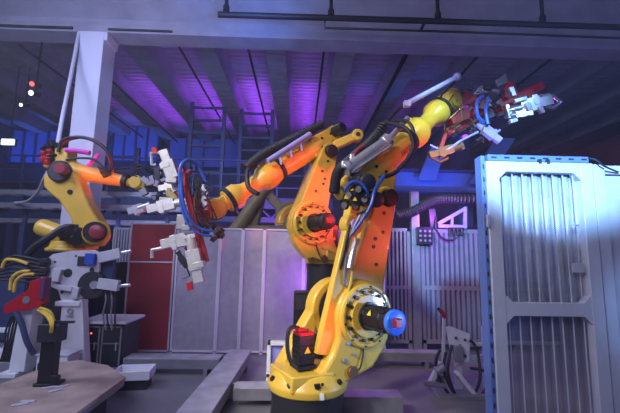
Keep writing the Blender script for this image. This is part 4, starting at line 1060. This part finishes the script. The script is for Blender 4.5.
# blue lit beams at right
t = thing('crane_beam', 'blue lit crane beam behind the raised robot forearm', 'beam', at(430, 180, 9))
a, b = at(385, 172, 9), at(560, 184, 9)
mb = MB(); mb.box(((a.x + b.x) / 2, 9, a.z - .22), (b.x - a.x, .06, .5)); mb.build('web', BLUW, t, world=True)
mb = MB(); mb.box(((a.x + b.x) / 2, 9, a.z + .04), (b.x - a.x, .3, .06)); mb.box(((a.x + b.x) / 2, 9, a.z - .48), (b.x - a.x, .3, .06)); mb.build('flange', NAVY, t, world=True)
mb = MB().prism([at(470, 184, 8.74), at(486, 184, 8.74), at(516, 138, 8.74), at(496, 138, 8.74)], (0, .1, 0))
tag(mb.build('diagonal_brace', BLUW, bevel=.005), 'slanting blue lit brace above the crane beam', 'brace')
mb = MB().prism([at(418, 180, 8.74), at(436, 180, 8.74), at(446, 146, 8.74), at(432, 146, 8.74)], (0, .1, 0))
tag(mb.build('diagonal_brace', BLUW, bevel=.005), 'small blue lit brace under the raised forearm', 'brace')
t = thing('roof_truss', 'dark sloping duct rising across the roof above the gate', 'duct', at(560, 150, 9))
MB().bar(at(500, 172, 8.6), at(640, 120, 8.6), .4, .25).build('duct_body', PIPE, t, world=True)
# cable ladders on the side by the column
for i, (py, Y, lab) in enumerate(((192, 8.4, 'upper pale cable ladder running behind the folded arm'), (205, 8.2, 'middle pale cable ladder running behind the folded arm'), (220, 8.6, 'lowest pale cable ladder running behind the folded arm'))):
    a, b = at(-20, py, Y), at(190, py + 4, Y)
    t = thing('cable_ladder', lab, 'cable ladder', a, 0, 'cable ladders behind the folded arm')
    for dy in (-.15, .15): MB().bar(a + V((0, dy, 0)), V((b.x, b.y, a.z)) + V((0, dy, 0)), .03, .10).build('side_rail', GRY, t, world=True)
    mb = MB(); x = a.x + .2
    while x < b.x: mb.box((x, Y, a.z - .02), (.04, .3, .03)); x += .35
    mb.build('rung', GRY, t, world=True)
    for px in (20, 115, 165): MB().box((at(px, py, Y).x, Y + .2, a.z / 2), (.07, .07, a.z)).build('leg', NAVY, t, world=True)
# machines dim behind the left robot
for i, (px, py, w_, Y, lab) in enumerate(((12, 262, 1.0, 6.8, 'dim grey machine cabinet at the edge behind the yellow hoses'), (111, 262, .38, 6.05, 'dim dark cabinet behind the locating pins of the jig'))):
    q = at(px, py, Y); t = thing('machine_cabinet', lab, 'cabinet', (q.x, Y, 0), 0, 'machine cabinets by the folded arm')
    MB().box((q.x, Y, q.z / 2), (w_, .5, q.z)).build('body', DRK, t, world=True, bevel=.01)
    for k in (-1, 1): MB().box((q.x + k * w_ * .25, Y - .26, q.z / 2), (w_ * .44, .02, q.z - .1)).build('door', NAVY, t, world=True, bevel=.004)
# lamps, sign
def lamp(px, py, Y, m, r, lab):
    q = at(px, py, Y); t = thing('stage_lamp', lab, 'lamp', q, 0, 'small stage lamps under the roof')
    MB().lathe(q, (0, 1, .3), [(0, r), (.25, r * 1.1), (.3, r * .6), (.3, 0)], 16).build('housing', BLK, t, world=True)
    MB().lathe(q - V((0, .01, 0)), (0, 1, .3), [(0, 0), (0, r * .85), (.02, r * .85)], 16).build('lens', m, t, world=True)
    MB().cyl(q + V((0, .15, 0)), V((q.x, q.y + .15, 6.98)), .02, seg=8).build('hanger', PIPE, t, world=True)
lamp(32, 84, 9, LAMPR, .07, 'small red stage lamp hung under the roof'); lamp(31, 93, 8.8, LAMPW, .07, 'white stage lamp just beneath the red one'); lamp(21, 105, 9.5, LAMPW, .05, 'lowest small white stage lamp in the dim corner')
q = at(8, 142, 9.6)
sg = thing('exit_sign', 'lit white rectangular sign on the far steelwork', 'sign', q)
MB().box(q, (.32, .06, .16)).build('face', SIGNW, sg, world=True); MB().box(q + V((0, .05, 0)), (.36, .06, .20)).build('housing', DRK, sg, world=True)
MB().cyl(q + V((0, .05, .1)), V((q.x, q.y + .05, 6.98)), .015, seg=8).build('hanger', PIPE, sg, world=True)
# ------------------------------------------------------------------ haze
hz_m = bpy.data.materials.new('hall_haze'); hz_m.use_nodes = True
nt = hz_m.node_tree; nt.nodes.remove(nt.nodes['Principled BSDF'])
vs = nt.nodes.new('ShaderNodeVolumeScatter'); vs.inputs['Color'].default_value = (.9, .9, 1, 1); vs.inputs['Density'].default_value = .008; vs.inputs['Anisotropy'].default_value = .2
nt.links.new(vs.outputs[0], nt.nodes['Material Output'].inputs['Volume'])
hz = MB().box((0, 6.3, 4.0), (27.0, 22.3, 8.3)).build('hall_haze', hz_m)
tag(hz, 'thin bluish haze hanging through the whole hall', 'haze', kind='stuff')
